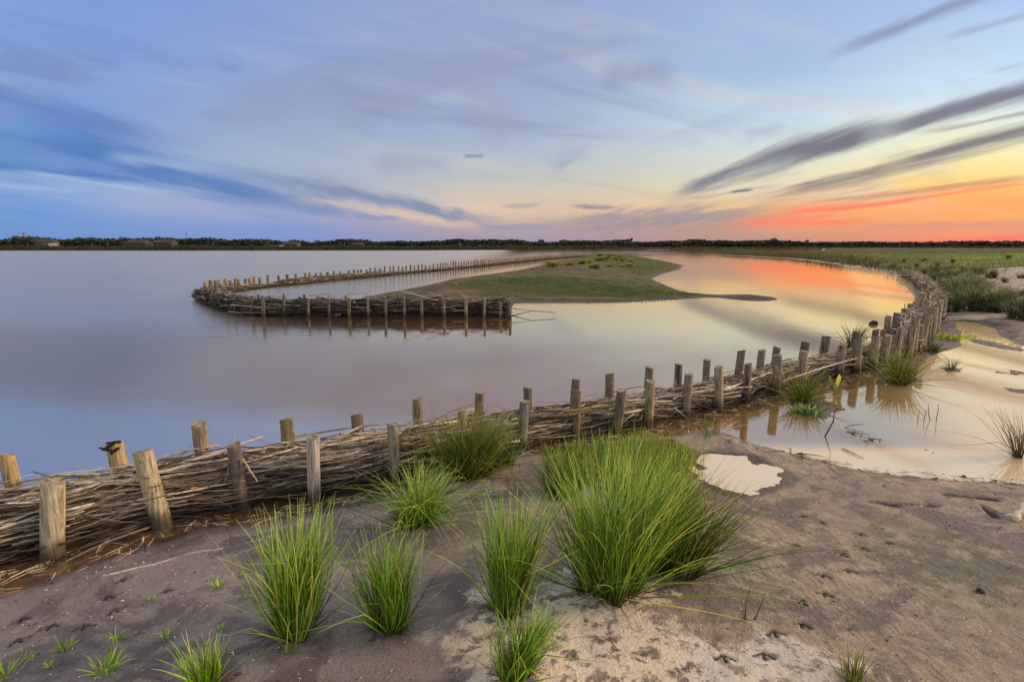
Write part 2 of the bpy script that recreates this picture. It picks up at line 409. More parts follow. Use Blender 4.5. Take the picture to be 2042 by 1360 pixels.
def mat_ground():
    m_, k, b, o = new_mat("sand and turf")
    g, wet, alg, cr = mask(k); v = coords(k)
    n1 = k.noise(v, 1.3, 6, .6); n2 = k.noise(v, 14, 8, .65); n3 = k.noise(v, 160, 4, .7); n4 = k.noise(v, 5, 7, .65, .8)
    sx, sy, sz = k.sep(v)
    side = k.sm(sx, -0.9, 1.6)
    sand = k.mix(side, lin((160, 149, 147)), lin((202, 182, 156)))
    sand = k.mix(k.sm(n1, .35, .65), k.mix(.40, sand, (0.10, 0.08, 0.085)), sand)
    sand = k.mix(k.sm(n2, .30, .70, .0, .45), sand, lin((120, 104, 100)))
    # wind and water drawn streaks
    st = k.noise(k.mapping(v, (1, 1, 1), (0, 0, math.radians(52))), 1.0, 2)
    vs = k.mapping(v, (42, 8, 5), (0, 0, math.radians(8)))
    n5 = k.noise(vs, 1.0, 7, .68, .9)
    smask = k.m('MULTIPLY', k.sm(sx, .5, 1.1), k.sm(n1, .3, .55))
    sand = k.mix(k.m('MULTIPLY', k.sm(n5, .50, .64), k.m('MULTIPLY', smask, k.sm(n4, .32, .58, .20, .85))), sand, lin((112, 98, 96)))
    sand = k.mix(k.sm(n3, .54, .68, 0, .7), sand, lin((70, 62, 62)))
    sand = k.mix(k.sm(n3, .42, .30, 0, .55), sand, lin((225, 205, 180)))
    # pale dried crust with dark blotches
    blot = k.noise(v, 17, 9, .72, .3)
    c_ = k.m('ADD', cr, k.m('MULTIPLY', k.m('SUBTRACT', n4, .5), .8))
    cf = k.m('MULTIPLY', k.sm(c_, .45, .60), k.sm(blot, .60, .50))
    sand = k.mix(cf, sand, k.mix(k.sm(n1, .4, .6), lin((240, 222, 196)), lin((214, 210, 210))))
    damp = k.m('MULTIPLY', k.sm(k.noise(v, 2.6, 8, .68, .6), .47, .58), k.sm(cf, .5, 0))
    sand = k.mix(k.m('MULTIPLY', damp, .72), sand, lin((84, 74, 80)))
    grit = k.noise(v, 75, 3, .8)
    sand = k.mix(k.sm(grit, .66, .72, 0, .85), sand, lin((58, 50, 50)))
    sand = k.mix(k.sm(grit, .30, .25, 0, .7), sand, lin((222, 210, 190)))
    # algae
    af = k.m('MULTIPLY', alg, k.sm(n2, .35, .62))
    isl_ = k.sm(alg, .78, .95)
    sand = k.mix(k.m('MULTIPLY', af, .9), sand, lin((84, 102, 66)))
    sand = k.mix(k.m('MULTIPLY', isl_, .9), sand, k.mix(k.sm(n1, .38, .62), lin((74, 66, 50)), lin((104, 92, 70))))
    # dark wet mud, and contact shade painted at the tuft feet
    wet_shade = k.sm(k.m('ADD', wet, k.m('MULTIPLY', k.m('SUBTRACT', n4, .5), .5)), .25, .75)
    sand = k.mix(k.m('MULTIPLY', wet_shade, .86), sand, k.mix(k.sm(n2, .4, .6), lin((62, 50, 44)), lin((84, 72, 70))))
    # turf
    tn = k.noise(v, 1.7, 8, .7)
    turf = k.mix(k.sm(tn, .35, .65), lin((48, 54, 28)), lin((74, 86, 34)))
    turf = k.mix(k.sm(k.noise(v, .12, 4, .6), .4, .62), turf, lin((84, 80, 50)))
    gf = k.sm(k.m('ADD', g, k.m('MULTIPLY', k.m('SUBTRACT', tn, .5), .8)), .35, .65)
    colr = k.mix(gf, sand, turf)
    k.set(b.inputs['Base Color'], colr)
    rough = k.m('SUBTRACT', k.sm(n2, .3, .7, .62, .9), k.m('ADD', k.m('MULTIPLY', wet_shade, .34), k.m('MULTIPLY', damp, .22)))
    k.set(b.inputs['Roughness'], rough); k.set(b.inputs['Specular IOR Level'], k.sm(k.m('MAXIMUM', gf, isl_), 0, 1, .42, .04))
    h = k.m('ADD', k.m('MULTIPLY', n3, .5), k.m('ADD', k.m('MULTIPLY', n2, 1.6), k.m('MULTIPLY', k.m('MULTIPLY', n5, smask), 1.5)))
    h = k.m('SUBTRACT', h, k.m('MULTIPLY', cf, -.25)); h = k.m('ADD', h, k.m('MULTIPLY', n4, 1.6)); h = k.m('ADD', h, k.m('MULTIPLY', grit, .9))
    bump(k, b, h, 1.0, .028)
    return m_
M_GROUND = mat_ground()

def mat_water():
    m_, k, b, o = new_mat("lake water"); k.n.remove(b)
    v = coords(k); x, y, z = k.sep(v)
    # open lake is wind-roughened and silty, the sheltered lagoon and pools are still
    e = k.m('SUBTRACT', x, k.m('MULTIPLY', y, .02))
    open_ = k.sm(e, -1.0, -9.0)
    pool = k.sm(k.m('SUBTRACT', x, k.m('MULTIPLY', y, .55)), .4, 1.4)      # inside the fence
    pool = k.m('MAXIMUM', pool, k.m('MULTIPLY', k.sm(y, 4.0, 3.7), k.sm(x, .9, 1.1)))
    nz = k.noise(k.mapping(v, (.25, .9, 1)), .6, 5, .6)
    ripple = k.noise(k.mapping(v, (.8, 2.4, 1)), 2.2, 5, .55, .3)
    rough = k.m('ADD', k.m('MULTIPLY', open_, .16), .055)
    rough = k.m('MULTIPLY', rough, k.sm(pool, 0, 1, 1, .25, 'LINEAR'))
    rough = k.m('ADD', rough, k.m('MULTIPLY', k.m('MULTIPLY', open_, nz), .08))
    gl = k.node('ShaderNodeBsdfGlossy'); k.set(gl.inputs['Roughness'], rough)
    
    df = k.node('ShaderNodeBsdfDiffuse')
    # silt plume beyond the clear strip by the brushwood
    yy = k.m('ADD', y, k.m('MULTIPLY', k.m('SUBTRACT', nz, .5), 1.6))
    near = k.sm(k.m('ADD', yy, k.m('MULTIPLY', x, .25)), 3.6, 4.6)
    far = k.sm(k.m('ADD', yy, k.m('MULTIPLY', x, .2)), 6.0, 10.5)
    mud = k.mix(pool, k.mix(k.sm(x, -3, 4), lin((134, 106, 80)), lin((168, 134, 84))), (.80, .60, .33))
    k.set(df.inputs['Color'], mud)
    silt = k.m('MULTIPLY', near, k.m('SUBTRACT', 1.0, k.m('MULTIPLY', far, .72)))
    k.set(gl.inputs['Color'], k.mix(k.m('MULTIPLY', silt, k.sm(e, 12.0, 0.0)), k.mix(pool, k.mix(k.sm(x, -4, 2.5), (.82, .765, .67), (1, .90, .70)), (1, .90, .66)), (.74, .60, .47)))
    lp = k.node('ShaderNodeLayerWeight'); lp.inputs['Blend'].default_value = .5
    facing = k.sm(lp.outputs['Facing'], .45, .95, .70, .98)
    fac = k.m('SUBTRACT', facing, k.m('MULTIPLY', k.m('MULTIPLY', silt, k.sm(e, 9.0, 1.0)), .09))
    fac = k.m('SUBTRACT', fac, k.m('MULTIPLY', pool, .27), clamp=True)
    bn = k.node('ShaderNodeBump'); bn.inputs['Strength'].default_value = .30; bn.inputs['Distance'].default_value = .04
    k.set(bn.inputs['Height'], k.m('MULTIPLY', ripple, k.m('MULTIPLY', k.m('ADD', k.m('MULTIPLY', open_, 1.0), .05), k.sm(pool, 0, 1, 1, .1, 'LINEAR'))))
    k.l.new(bn.outputs[0], gl.inputs['Normal'])
    mx = k.node('ShaderNodeMixShader'); k.set(mx.inputs[0], fac); k.l.new(df.outputs[0], mx.inputs[1]); k.l.new(gl.outputs[0], mx.inputs[2])
    k.l.new(mx.outputs[0], o.inputs[0])
    return m_
M_WATER = mat_water()

def mat_post():
    m_, k, b, o = new_mat("weathered post wood")
    v = coords(k); x, y, z = k.sep(v)
    r = k.node('ShaderNodeObjectInfo').outputs['Random']
    rr = k.comb(k.m('MULTIPLY', r, 31.0), k.m('MULTIPLY', r, 17.0), k.m('MULTIPLY', r, 7.0))
    va = k.node('ShaderNodeVectorMath', operation='ADD'); k.l.new(v, va.inputs[0]); k.l.new(rr, va.inputs[1]); vv = va.outputs[0]
    grain = k.noise(k.mapping(vv, (70, 70, 5)), 1.0, 6, .6, .4); blot = k.noise(vv, 14, 5, .6); spot = k.noise(vv, 60, 3, .6)
    mi = k.sm(r, 0, 1, 0, 1, 'LINEAR')
    c0 = k.ramp(r, [(0.0, lin((150, 142, 136))), (.3, lin((118, 106, 98))), (.55, lin((156, 146, 124))), (.8, lin((112, 106, 106))), (1.0, lin((140, 126, 110)))])
    oc = k.node('ShaderNodeObjectInfo').outputs['Color']; c0 = k.mix(1.0, c0, oc, 'MULTIPLY')
    c = k.mix(k.sm(grain, .42, .64), c0, k.mix(.62, c0, (.03, .024, .02)))
    c = k.mix(k.sm(blot, .48, .62, 0, .7), c, k.mix(.5, c0, lin((128, 124, 60))))
    c = k.mix(k.sm(spot, .66, .74, 0, .8), c, (.025, .02, .017))
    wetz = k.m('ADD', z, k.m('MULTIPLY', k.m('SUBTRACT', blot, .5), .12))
    crack = k.noise(k.mapping(vv, (38, 38, 1.6)), 1.0, 3, .55, .5)
    c = k.mix(k.sm(crack, .60, .645, 0, .9), c, (.018, .014, .012))
    c = k.mix(k.sm(blot, .40, .32, 0, .45), c, k.mix(.5, c0, (.55, .53, .50)))
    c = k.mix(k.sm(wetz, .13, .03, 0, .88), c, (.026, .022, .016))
    k.set(b.inputs['Base Color'], c); b.inputs['Roughness'].default_value = .82
    b.inputs['Specular IOR Level'].default_value = .25
    bump(k, b, k.m('ADD', grain, k.m('MULTIPLY', blot, .8)), 1.0, .010)
    return m_
M_POST = mat_post()
def mat_endgrain():
    m_, k, b, o = new_mat("sawn post top")
    v = coords(k); x, y, z = k.sep(v)
    rings = k.m('SINE', k.m('MULTIPLY', k.m('SQRT', k.m('ADD', k.m('MULTIPLY', x, x), k.m('MULTIPLY', y, y))), 900))
    n = k.noise(v, 40, 5, .7)
    c = k.mix(k.sm(rings, -1, 1, 0, .35), lin((150, 132, 104)), lin((90, 76, 62)))
    c = k.mix(k.sm(n, .42, .62), c, lin((70, 66, 60)))
    k.set(b.inputs['Base Color'], c); b.inputs['Roughness'].default_value = .9
    bump(k, b, n, .8, .005)
    return m_
M_END = mat_endgrain()

def mat_twig(name, c1, c2, rough=.85, wet_gap_shade=True):
    m_, k, b, o = new_mat(name)
    t, r, _, _ = mask(k); v = coords(k)
    n = k.noise(v, 35, 4, .6)
    c = k.mix(r, c1, c2)
    c = k.mix(k.sm(n, .45, .65, 0, .6), c, k.mix(.75, c, (.02, .015, .012)))
    sx, sy, sz = k.sep(v)
    c = k.mix(k.sm(k.m('ADD', sz, k.m('MULTIPLY', k.m('SUBTRACT', n, .5), .10)), .15, .03, 0, .82 if wet_gap_shade else 0), c, (.022, .017, .014))  # lower sticks darkened: wet foot plus shade of the gaps painted in
    k.set(b.inputs['Base Color'], c); b.inputs['Roughness'].default_value = rough; b.inputs['Specular IOR Level'].default_value = .2
    bump(k, b, n, .5, .003)
    return m_
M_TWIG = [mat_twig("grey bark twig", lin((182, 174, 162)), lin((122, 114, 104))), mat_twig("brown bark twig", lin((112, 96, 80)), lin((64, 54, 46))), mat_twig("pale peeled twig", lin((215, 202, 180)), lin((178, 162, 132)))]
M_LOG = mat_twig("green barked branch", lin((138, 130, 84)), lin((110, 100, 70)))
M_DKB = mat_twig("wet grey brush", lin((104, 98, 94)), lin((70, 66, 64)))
M_PALEBIT = mat_twig("bleached bits", lin((215, 202, 180)), lin((178, 162, 132)), wet_gap_shade=False)
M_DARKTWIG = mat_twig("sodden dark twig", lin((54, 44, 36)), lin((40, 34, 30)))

def mat_blade(name, base, mid, tip, alt, trans=.35):
    m_, k, b, o = new_mat(name)
    t, r, _, _ = mask(k)
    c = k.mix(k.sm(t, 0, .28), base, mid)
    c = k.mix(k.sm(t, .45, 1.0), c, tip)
    c = k.mix(k.sm(r, .78, .95, 0, .75), c, alt)
    c = k.mix(k.sm(r, .0, .6, .65, 0), c, (.02, .04, .008))
    c = k.mix(k.sm(r, .55, .8, 0, .35), c, k.mix(1.0, c, (1.9, 1.8, 1.6), 'MULTIPLY'))
    k.set(b.inputs['Base Color'], c); b.inputs['Roughness'].default_value = .55; b.inputs['Specular IOR Level'].default_value = .3
    tr = k.node('ShaderNodeBsdfTranslucent'); k.set(tr.inputs[0], c)
    mx = k.node('ShaderNodeMixShader'); mx.inputs[0].default_value = trans
    k.l.new(b.outputs[0], mx.inputs[1]); k.l.new(tr.outputs[0], mx.inputs[2]); k.l.new(mx.outputs[0], o.inputs[0])
    return m_
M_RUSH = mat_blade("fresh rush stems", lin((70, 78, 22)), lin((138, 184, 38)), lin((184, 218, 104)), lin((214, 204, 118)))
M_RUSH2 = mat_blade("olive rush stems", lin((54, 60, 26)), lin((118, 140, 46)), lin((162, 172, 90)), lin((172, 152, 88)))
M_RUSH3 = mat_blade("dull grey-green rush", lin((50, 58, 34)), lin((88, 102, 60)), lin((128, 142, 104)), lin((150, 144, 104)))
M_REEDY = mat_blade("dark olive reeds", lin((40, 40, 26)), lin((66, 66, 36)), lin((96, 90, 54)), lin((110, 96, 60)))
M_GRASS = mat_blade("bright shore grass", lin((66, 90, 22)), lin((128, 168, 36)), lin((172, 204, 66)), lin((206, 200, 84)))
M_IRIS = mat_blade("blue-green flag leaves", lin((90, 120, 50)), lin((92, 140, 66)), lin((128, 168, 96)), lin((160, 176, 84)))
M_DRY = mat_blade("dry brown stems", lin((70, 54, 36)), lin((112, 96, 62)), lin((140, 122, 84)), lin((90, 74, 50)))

def mat_simple(name, c1, c2, sc=3.0, rough=.9, bs=.5, bd=.05, detail=5):
    m_, k, b, o = new_mat(name); v = coords(k); n = k.noise(v, sc, detail, .65)
    k.set(b.inputs['Base Color'], k.mix(k.sm(n, .35, .65), c1, c2)); b.inputs['Roughness'].default_value = rough
    b.inputs['Specular IOR Level'].default_value = .2
    bump(k, b, n, bs, bd); return m_
M_LEAF = mat_simple("far tree leaves", (.024, .034, .030), (.050, .062, .042), .25)
M_LEAF2 = mat_simple("far dusky leaves", (.042, .042, .034), (.060, .056, .042), .25)
M_TRUNK = mat_simple("far tree bark", (.04, .033, .028), (.07, .06, .05), 1)
M_REED = mat_simple("far reeds", (.032, .034, .018), (.06, .056, .028), .4)

# ------------------------------------------------------------------ foreground tuft layout (photo pixel of the base centre)
RUSHES = [
 # base px,py, top py, spread px half-width, blades, material, label
 (572, 1262, 1000, 118, 330, 'R', 'tall bright green rush tuft standing left of the other foreground tufts on purple-grey sand'),
 (772, 1252, 1035, 90, 230, 'R', 'slim green rush tuft with pale tips, second tuft from the left on the open sand'),
 (1012, 1222, 960, 92, 300, 'R', 'upright green rush tuft rooted just above the cream crusted sand, centre foreground'),
 (1030, 1345, 1190, 85, 190, 'R', 'short green rush tuft growing on the pale crusted sand at the bottom edge'),
 (1215, 1168, 892, 178, 700, 'R', 'largest and fullest rush tuft, bright green, right of centre on the sand'),
 (1345, 1138, 915, 125, 360, 'O', 'dark green rush tuft leaning right beside the puddle, behind the largest tuft'),
 (825, 1040, 905, 92, 260, 'M', 'rush tuft with tangled light stems below the fence, left of the olive tuft'),
 (992, 925, 832, 75, 230, 'O', 'olive rush tuft against the fence, right next to the widest olive tuft'),
 (868, 930, 840, 60, 160, 'M', 'lighter rush tuft against the fence, left of the widest olive tuft'),
 (1118, 985, 885, 70, 200, 'O', 'dark rush tuft half hidden behind the upright centre tuft, left of the largest one'),
 (925, 945, 800, 135, 560, 'O', 'wide olive rush tuft pressed against the brushwood fence'),
 (428, 1372, 1255, 78, 90, 'R', 'sparse green rush tuft cut off by the bottom left edge'),
 (1705, 1372, 1285, 55, 60, 'O', 'thin dark rush tuft at the bottom right edge on streaked sand'),
]
for (px, py, ty, hw, n, m_, lb) in RUSHES:
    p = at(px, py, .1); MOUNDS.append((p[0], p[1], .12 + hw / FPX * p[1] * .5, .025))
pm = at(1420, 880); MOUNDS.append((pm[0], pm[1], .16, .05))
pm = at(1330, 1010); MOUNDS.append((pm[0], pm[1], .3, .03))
# bird prints: heel pixel, scale
for (px, py, s_) in [(1725, 1068, 1), (1686, 1080, 1), (1718, 1040, 1), (1690, 1116, 1), (1643, 1127, 1), (1646, 1166, 1), (1601, 1184, 1), (1600, 1234, 1), (1541, 1252, 1.1), (1440, 1308, 1.1), (1520, 1303, 1.1),
                      (1640, 1012, .8), (1600, 998, .8), (1770, 1060, .7), (1590, 1060, .6), (240, 1132, 1), (215, 1168, 1), (100, 1222, 1.1), (165, 1228, 1.1), (40, 1205, 1), (30, 1250, 1.1), (225, 1196, 1), (560, 1160, .8), (330, 1160, .9)]:
    p = at(px, py, .1); PRINTS.append((p[0], p[1], s_ * .033, RS.uniform(-.5, .5)))
SCRAPES = [((1735, 990), (1788, 998)), ((1800, 998), (1860, 1002)), ((1885, 983), (1985, 996)), ((1960, 1010), (1985, 1030))]

# ------------------------------------------------------------------ fences: post tables in photo pixels (top x,y, base x,y, width)
FRONT_POSTS = [(106, 960, 108, 1108, 42), (285, 899, 331, 1050, 38), (466, 886, 488, 1014, 27), (624, 873, 628, 1004, 25), (782, 845, 785, 965, 21), (922, 818, 925, 925, 18),
    (1047, 800, 1042, 900, 20), (1150, 778, 1147, 878, 18), (1240, 778, 1231, 866, 19), (1297, 760, 1291, 852, 18), (1374, 746, 1368, 832, 16), (1433, 732, 1431, 819, 17),
    (1492, 725, 1489, 803, 14), (1550, 708, 1545, 788, 17), (1604, 700, 1600, 768, 15), (1680, 687, 1676, 752, 15)]
BACK_POSTS = [(12, 906, 24, 1010, 28), (227, 882, 240, 985, 33), (396, 845, 404, 945, 29), (571, 835, 575, 920, 27), (711, 826, 714, 900, 24), (832, 795, 835, 880, 20), (957, 783, 951, 872, 19),
    (1052, 773, 1052, 856, 17), (1149, 756, 1141, 836, 17), (1216, 745, 1213, 822, 18), (1295, 732, 1288, 812, 16), (1353, 726, 1351, 800, 15), (1410, 717, 1408, 790, 14), (1479, 699, 1466, 772, 15),
    (1520, 698, 1517, 762, 14), (1550, 692, 1543, 753, 14), (1607, 682, 1597, 745, 16), (1648, 670, 1638, 732, 16), (1709, 660, 1700, 715, 14), (1747, 657, 1746, 708, 12), (1763, 657, 1763, 705, 12)]
fp = [at(a[2], a[3])[:2] for a in FRONT_POSTS]
bend = P2([(1735, 740), (1790, 725), (1820, 714), (1845, 690), (1862, 668), (1876, 640), (1880, 622), (1872, 600), (1858, 582), (1840, 566), (1815, 552)])
d0 = fp[0] - fp[1]; d0 = d0 / np.linalg.norm(d0)
front_path = np.array([fp[0] + d0 * 1.6, fp[0] + d0 * .8] + fp + bend)
def resample(path, step):
    path = np.asarray(path, float); seg = np.linalg.norm(np.diff(path, axis=0), axis=1); s_ = np.concatenate([[0], np.cumsum(seg)])
    q = np.arange(0, s_[-1], step); return np.stack([np.interp(q, s_, path[:, 0]), np.interp(q, s_, path[:, 1])], 1), q
def smoothed(path, it=6):
    p, _ = resample(path, .1)
    for _ in range(it): p[1:-1] = (p[:-2] + p[1:-1] * 2 + p[2:]) / 4
    return p
front_s = smoothed(front_path, 12)
def normals(p):
    t = np.gradient(p, axis=0); t /= np.linalg.norm(t, axis=1, keepdims=True); return t, np.stack([-t[:, 1], t[:, 0]], 1)
ft, fn = normals(front_s)
mid_path = front_s + fn * .16        # brush centre line, lake side of the front row
back_s = front_s + fn * .34

def dpath(path, x, y):
    """distance to a polyline"""
    best = np.full(x.shape, 1e9)
    for i in range(0, len(path) - 1, 3):
        a = path[i]; b = path[min(i + 3, len(path) - 1)]; e = b - a; t = np.clip(((x - a[0]) * e[0] + (y - a[1]) * e[1]) / (e @ e + 1e-12), 0, 1)
        best = np.minimum(best, np.hypot(x - a[0] - t * e[0], y - a[1] - t * e[1]))
    return best

# ------------------------------------------------------------------ ground sheet
def build_ground():
    th = np.concatenate([np.linspace(-115, -49, 34)[:-1], np.arange(-49, 49.01, .13), np.linspace(49, 115, 34)[1:]])
    th = np.radians(th)
    r = [.05]
    while r[-1] < 5000:
        q = r[-1]
        r.append(q + (.12 if q < 2.2 else .0028 * q if q < 13 else .011 * q if q < 90 else .05 * q))
    r = np.array(r); R, T = np.meshgrid(r, th, indexing='ij')
    x = R * np.sin(T); y = R * np.cos(T) - 1.0
    sh = x.shape; x = x.ravel(); y = y.ravel()
    h, idx, s0, s1, s2, s3, sp = H(x, y, True)
    dist = np.hypot(x, y)
    wet = np.zeros_like(h); grass = np.zeros_like(h); alg = np.zeros_like(h); crust = np.zeros_like(h)
    near = dist < 12
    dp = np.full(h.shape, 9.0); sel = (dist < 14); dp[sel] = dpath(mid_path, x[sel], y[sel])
    # mud under and beside the brush
    for mx, my, mr, mh in MOUNDS: wet = np.maximum(wet, .75 * np.exp(-((x - mx) ** 2 + (y - my) ** 2) / (mr * .5) ** 2) * near)  # wet litter ring, darkened as painted contact shade under each tuft
    wet = np.maximum(wet, np.where((idx == 0) & near, np.clip(.52 - s0 / .35, 0, .5), 0)); wet = np.maximum(wet, np.where(near, np.clip(.80 + sp / .16, 0, .7), 0))
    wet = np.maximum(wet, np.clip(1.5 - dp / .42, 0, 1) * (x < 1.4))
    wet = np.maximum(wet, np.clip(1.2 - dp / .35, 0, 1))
    ncr = fbm(x, y, 1.2, 3, 50)
    wet = np.maximum(wet, np.where(idx == 0, np.clip(.75 - s0 / .10, 0, 1) * .9, 0) * (x < .9))
    # prints
    for (cx, cy, L, a0) in PRINTS:
        s_ = (np.abs(x - cx) < L * 2) & (np.abs(y - cy) < L * 2)
        xs, ys = x[s_], y[s_]
        if len(xs) == 0: continue
        hh = np.zeros(xs.shape); toc = np.array([-cx, -cy]); base = math.atan2(toc[1], toc[0]) + a0
        for da, ll in ((-.85, 1.15), (0.0, 1.0), (.85, 1.1)):
            ex, ey = math.cos(base + da) * L * ll, math.sin(base + da) * L * ll
            t = np.clip(((xs - cx) * ex + (ys - cy) * ey) / (ex * ex + ey * ey), 0, 1)
            d = np.hypot(xs - cx - t * ex, ys - cy - t * ey)
            hh = np.maximum(hh, np.exp(-(d / (.0042 + .0014 * t)) ** 2))
        h[s_] -= hh * .014; wet[s_] = np.maximum(wet[s_], hh * 1.6)
    for (p0, p1) in SCRAPES:
        a = at(*p0, .06)[:2]; b = at(*p1, .06)[:2]; e = b - a
        s_ = (np.abs(x - a[0]) < .6) & (np.abs(y - a[1]) < .6); xs, ys = x[s_], y[s_]
        t = np.clip(((xs - a[0]) * e[0] + (ys - a[1]) * e[1]) / (e @ e), 0, 1)
        d = np.hypot(xs - a[0] - t * e[0], ys - a[1] - t * e[1]); hh = np.exp(-(d / (.008 + .016 * t)) ** 2)
        h[s_] -= hh * .03; wet[s_] = np.maximum(wet[s_], hh * 1.3)
    # pale crust
    c = sdist(P2([(840, 1260), (930, 1200), (1010, 1215), (1150, 1170), (1290, 1190), (1340, 1290), (1400, 1320), (1560, 1330), (1700, 1400), (1600, 1560), (900, 1560), (780, 1400), (800, 1300)]), x, y, 3)
    crust = np.clip(c / .30 * .5 + .42 + ncr * .6, 0, .74) * (c > -.4)
    al = sdist(P2([(1760, 1060), (1900, 1080), (2000, 1130), (2060, 1200), (1960, 1260), (1840, 1220), (1740, 1130)]), x, y, 3)
    alg = np.clip(.5 + al / .25, 0, 1) * (al > -1)
    ln_ = np.array(P2([(210, 1172), (300, 1158), (390, 1130), (470, 1118), (560, 1092)])); dl = np.full(h.shape, 9.0); sl = dist < 5; dl[sl] = dpath(resample(ln_, .02)[0], x[sl], y[sl])
    crust = np.maximum(crust, .62 * np.exp(-(dl / .018) ** 2)); h = h + .012 * np.exp(-(dl / .03) ** 2)
    al2 = sdist(P2([(1380, 1040), (1500, 1080), (1560, 1150), (1500, 1240), (1380, 1180)]), x, y, 3); alg = np.maximum(alg, np.clip(.4 + al2 / .3, 0, .7) * (al2 > -1))
    tl = sdist(P2([(1060, 900), (1180, 882), (1340, 876), (1400, 900), (1390, 960), (1420, 1000), (1400, 1080), (1300, 1060), (1180, 1000), (1080, 960)]), x, y, 3)
    grass = np.where(idx == 0, np.clip(.35 + tl / .3, 0, .8) * (tl > -1), 0)
    # right bank meadow
    nb = fbm(x, y, .18, 4, 61)
    sandy = sdist(P2([(1890, 640), (2040, 640), (2400, 640), (2400, 560), (2042, 541), (1960, 546), (1900, 560), (1990, 575), (2010, 620)]), x, y, 10)
    g1 = np.clip(1.0 + nb * .5, 0, 1) * np.clip(s1 / 1.5, 0, 1)
    g1 = np.where((sandy > -10), g1 * np.clip(-sandy / 1.0, 0, 1), g1)
    g1 = np.where(y < 9, g1 * .15, g1)
    grass = np.where(idx == 1, g1, grass)
    wet = np.where((idx == 1) & (s1 < .8) & (y < 14), np.maximum(wet, np.clip(.9 - s1 / 1.0, 0, 1)), wet)
    wet = np.where((idx == 1) & (s1 < -1), np.maximum(wet, .6), wet)
    # island
    ig = sdist(P2([(870, 588), (940, 574), (1100, 570), (1235, 570), (1340, 578), (1400, 592), (1240, 598), (1050, 594), (950, 594)]), x, y, 8)
    ig2 = sdist(P2([(1150, 515), (1200, 506), (1290, 514), (1370, 530), (1300, 556), (1330, 580), (1260, 575), (1220, 550), (1160, 530)]), x, y, 12)
    gi = np.maximum(np.clip(.45 + ig / 1.6, 0, .8) * (ig > -3), np.clip(.42 + ig2 / 5, 0, .7) * (ig2 > -6)) + nb * .7
    grass = np.where(idx == 2, np.clip(gi, 0, 1), grass)
    wet = np.where(idx == 2, np.maximum(np.clip(.9 - s2 / .7, 0, 1), np.clip(.62 + nb * .7, 0, .85)), wet)
    alg = np.where(idx == 2, 1.0, np.minimum(alg, .72))
    wet = np.where(idx == 2, np.minimum(wet, .9 * np.clip(1 - s2 / .5, 0, 1)), wet)
    grass = np.where(idx == 3, .9, grass)
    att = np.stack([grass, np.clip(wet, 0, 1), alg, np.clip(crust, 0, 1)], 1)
    V = np.stack([x, y, h], 1)
    nr, nt = sh
    i = np.arange(nr - 1)[:, None] * nt; j = np.arange(nt - 1)[None, :]
    F = np.stack([i + j, i + nt + j, i + nt + j + 1, i + j + 1], -1).reshape(-1, 4)
    fh = h[F].max(1); fi = idx[F[:, 0]]
    cls = np.where(fh < -.04, 4, fi)
    names = ['sandbank', 'right_bank', 'island', 'far_bank', 'lake_bed']
    for c_ in range(5):
        f = F[cls == c_]
        if len(f) == 0: continue
        u, inv = np.unique(f, return_inverse=True)
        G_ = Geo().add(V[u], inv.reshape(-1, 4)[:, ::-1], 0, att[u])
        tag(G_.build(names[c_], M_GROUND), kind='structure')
build_ground()

# water: one level sheet
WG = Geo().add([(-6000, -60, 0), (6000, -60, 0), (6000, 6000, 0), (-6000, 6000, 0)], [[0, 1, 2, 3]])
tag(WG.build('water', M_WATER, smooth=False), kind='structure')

# ------------------------------------------------------------------ posts
def post_geo(base, top, rad, sides=14, rings=9, lod=0):
    base = np.array(base, float); top = np.array(top, float)
    g = Geo(); ax = top - base; L = np.linalg.norm(ax); ax /= L
    a = np.cross(ax, (0, 1, 0.01)); a /= np.linalg.norm(a); b = np.cross(ax, a)
    ph = RS.rand() * 6; ecc = RS.uniform(.9, 1.0); tilt = RS.uniform(-.25, .25, 2)
    V = []
    kk = RS.uniform(0, 1, (rings, sides)) * .05; dent = RS.uniform(-.03, .05, sides)
    kx = RS.rand() * 2 - 1; ky = RS.rand() * 2 - 1
    for i in range(rings):
        t = i / (rings - 1); c = base + ax * L * t + (a * kx + b * ky) * rad * .25 * math.sin(t * 3.0)
        rr = rad * (1.05 - .08 * t)
        for j in range(sides):
            th = 2 * math.pi * j / sides + ph * .1
            q = rr * (1 + kk[i, j] + dent[j])
            p = c + a * math.cos(th) * q + b * math.sin(th) * q * ecc
            if i == rings - 1: p = p + ax * rad * (tilt[0] * math.cos(th) + tilt[1] * math.sin(th)) + ax * RS.uniform(-.03, .03) * rad
            V.append(p)
    F = []
    for i in range(rings - 1):
        for j in range(sides): F.append((i * sides + j, i * sides + (j + 1) % sides, (i + 1) * sides + (j + 1) % sides, (i + 1) * sides + j))
    g.add(V, F, 0)
    o = (rings - 1) * sides
    capc = np.mean(V[o:], axis=0)
    inner = [capc + (np.array(v) - capc) * .55 - ax * RS.uniform(0, .08) * rad for v in V[o:]]
    cv = list(V[o:]) + inner + [capc]
    cf = [(j, (j + 1) % sides, sides + (j + 1) % sides, sides + j) for j in range(sides)]
    g.add(cv, cf, 1)
    g.add(inner + [capc], [(j, (j + 1) % sides, sides) for j in range(sides)], 1)
    return g
def put_post(fence, base, top, rad, name='post', lod=0, label=None, tint=None):
    s_, r_ = (14, 9) if lod == 0 else (8, 4)
    o = post_geo(base, top, rad, s_, r_).build(name, [M_POST, M_END], fence, origin=(base[0], base[1], 0))
    if label: o['label'] = label
    t = tint or (.74, .75, .79); j = RS.uniform(.8, 1.15); o.color = (t[0] * j, t[1] * j, t[2] * j, 1)
    return o

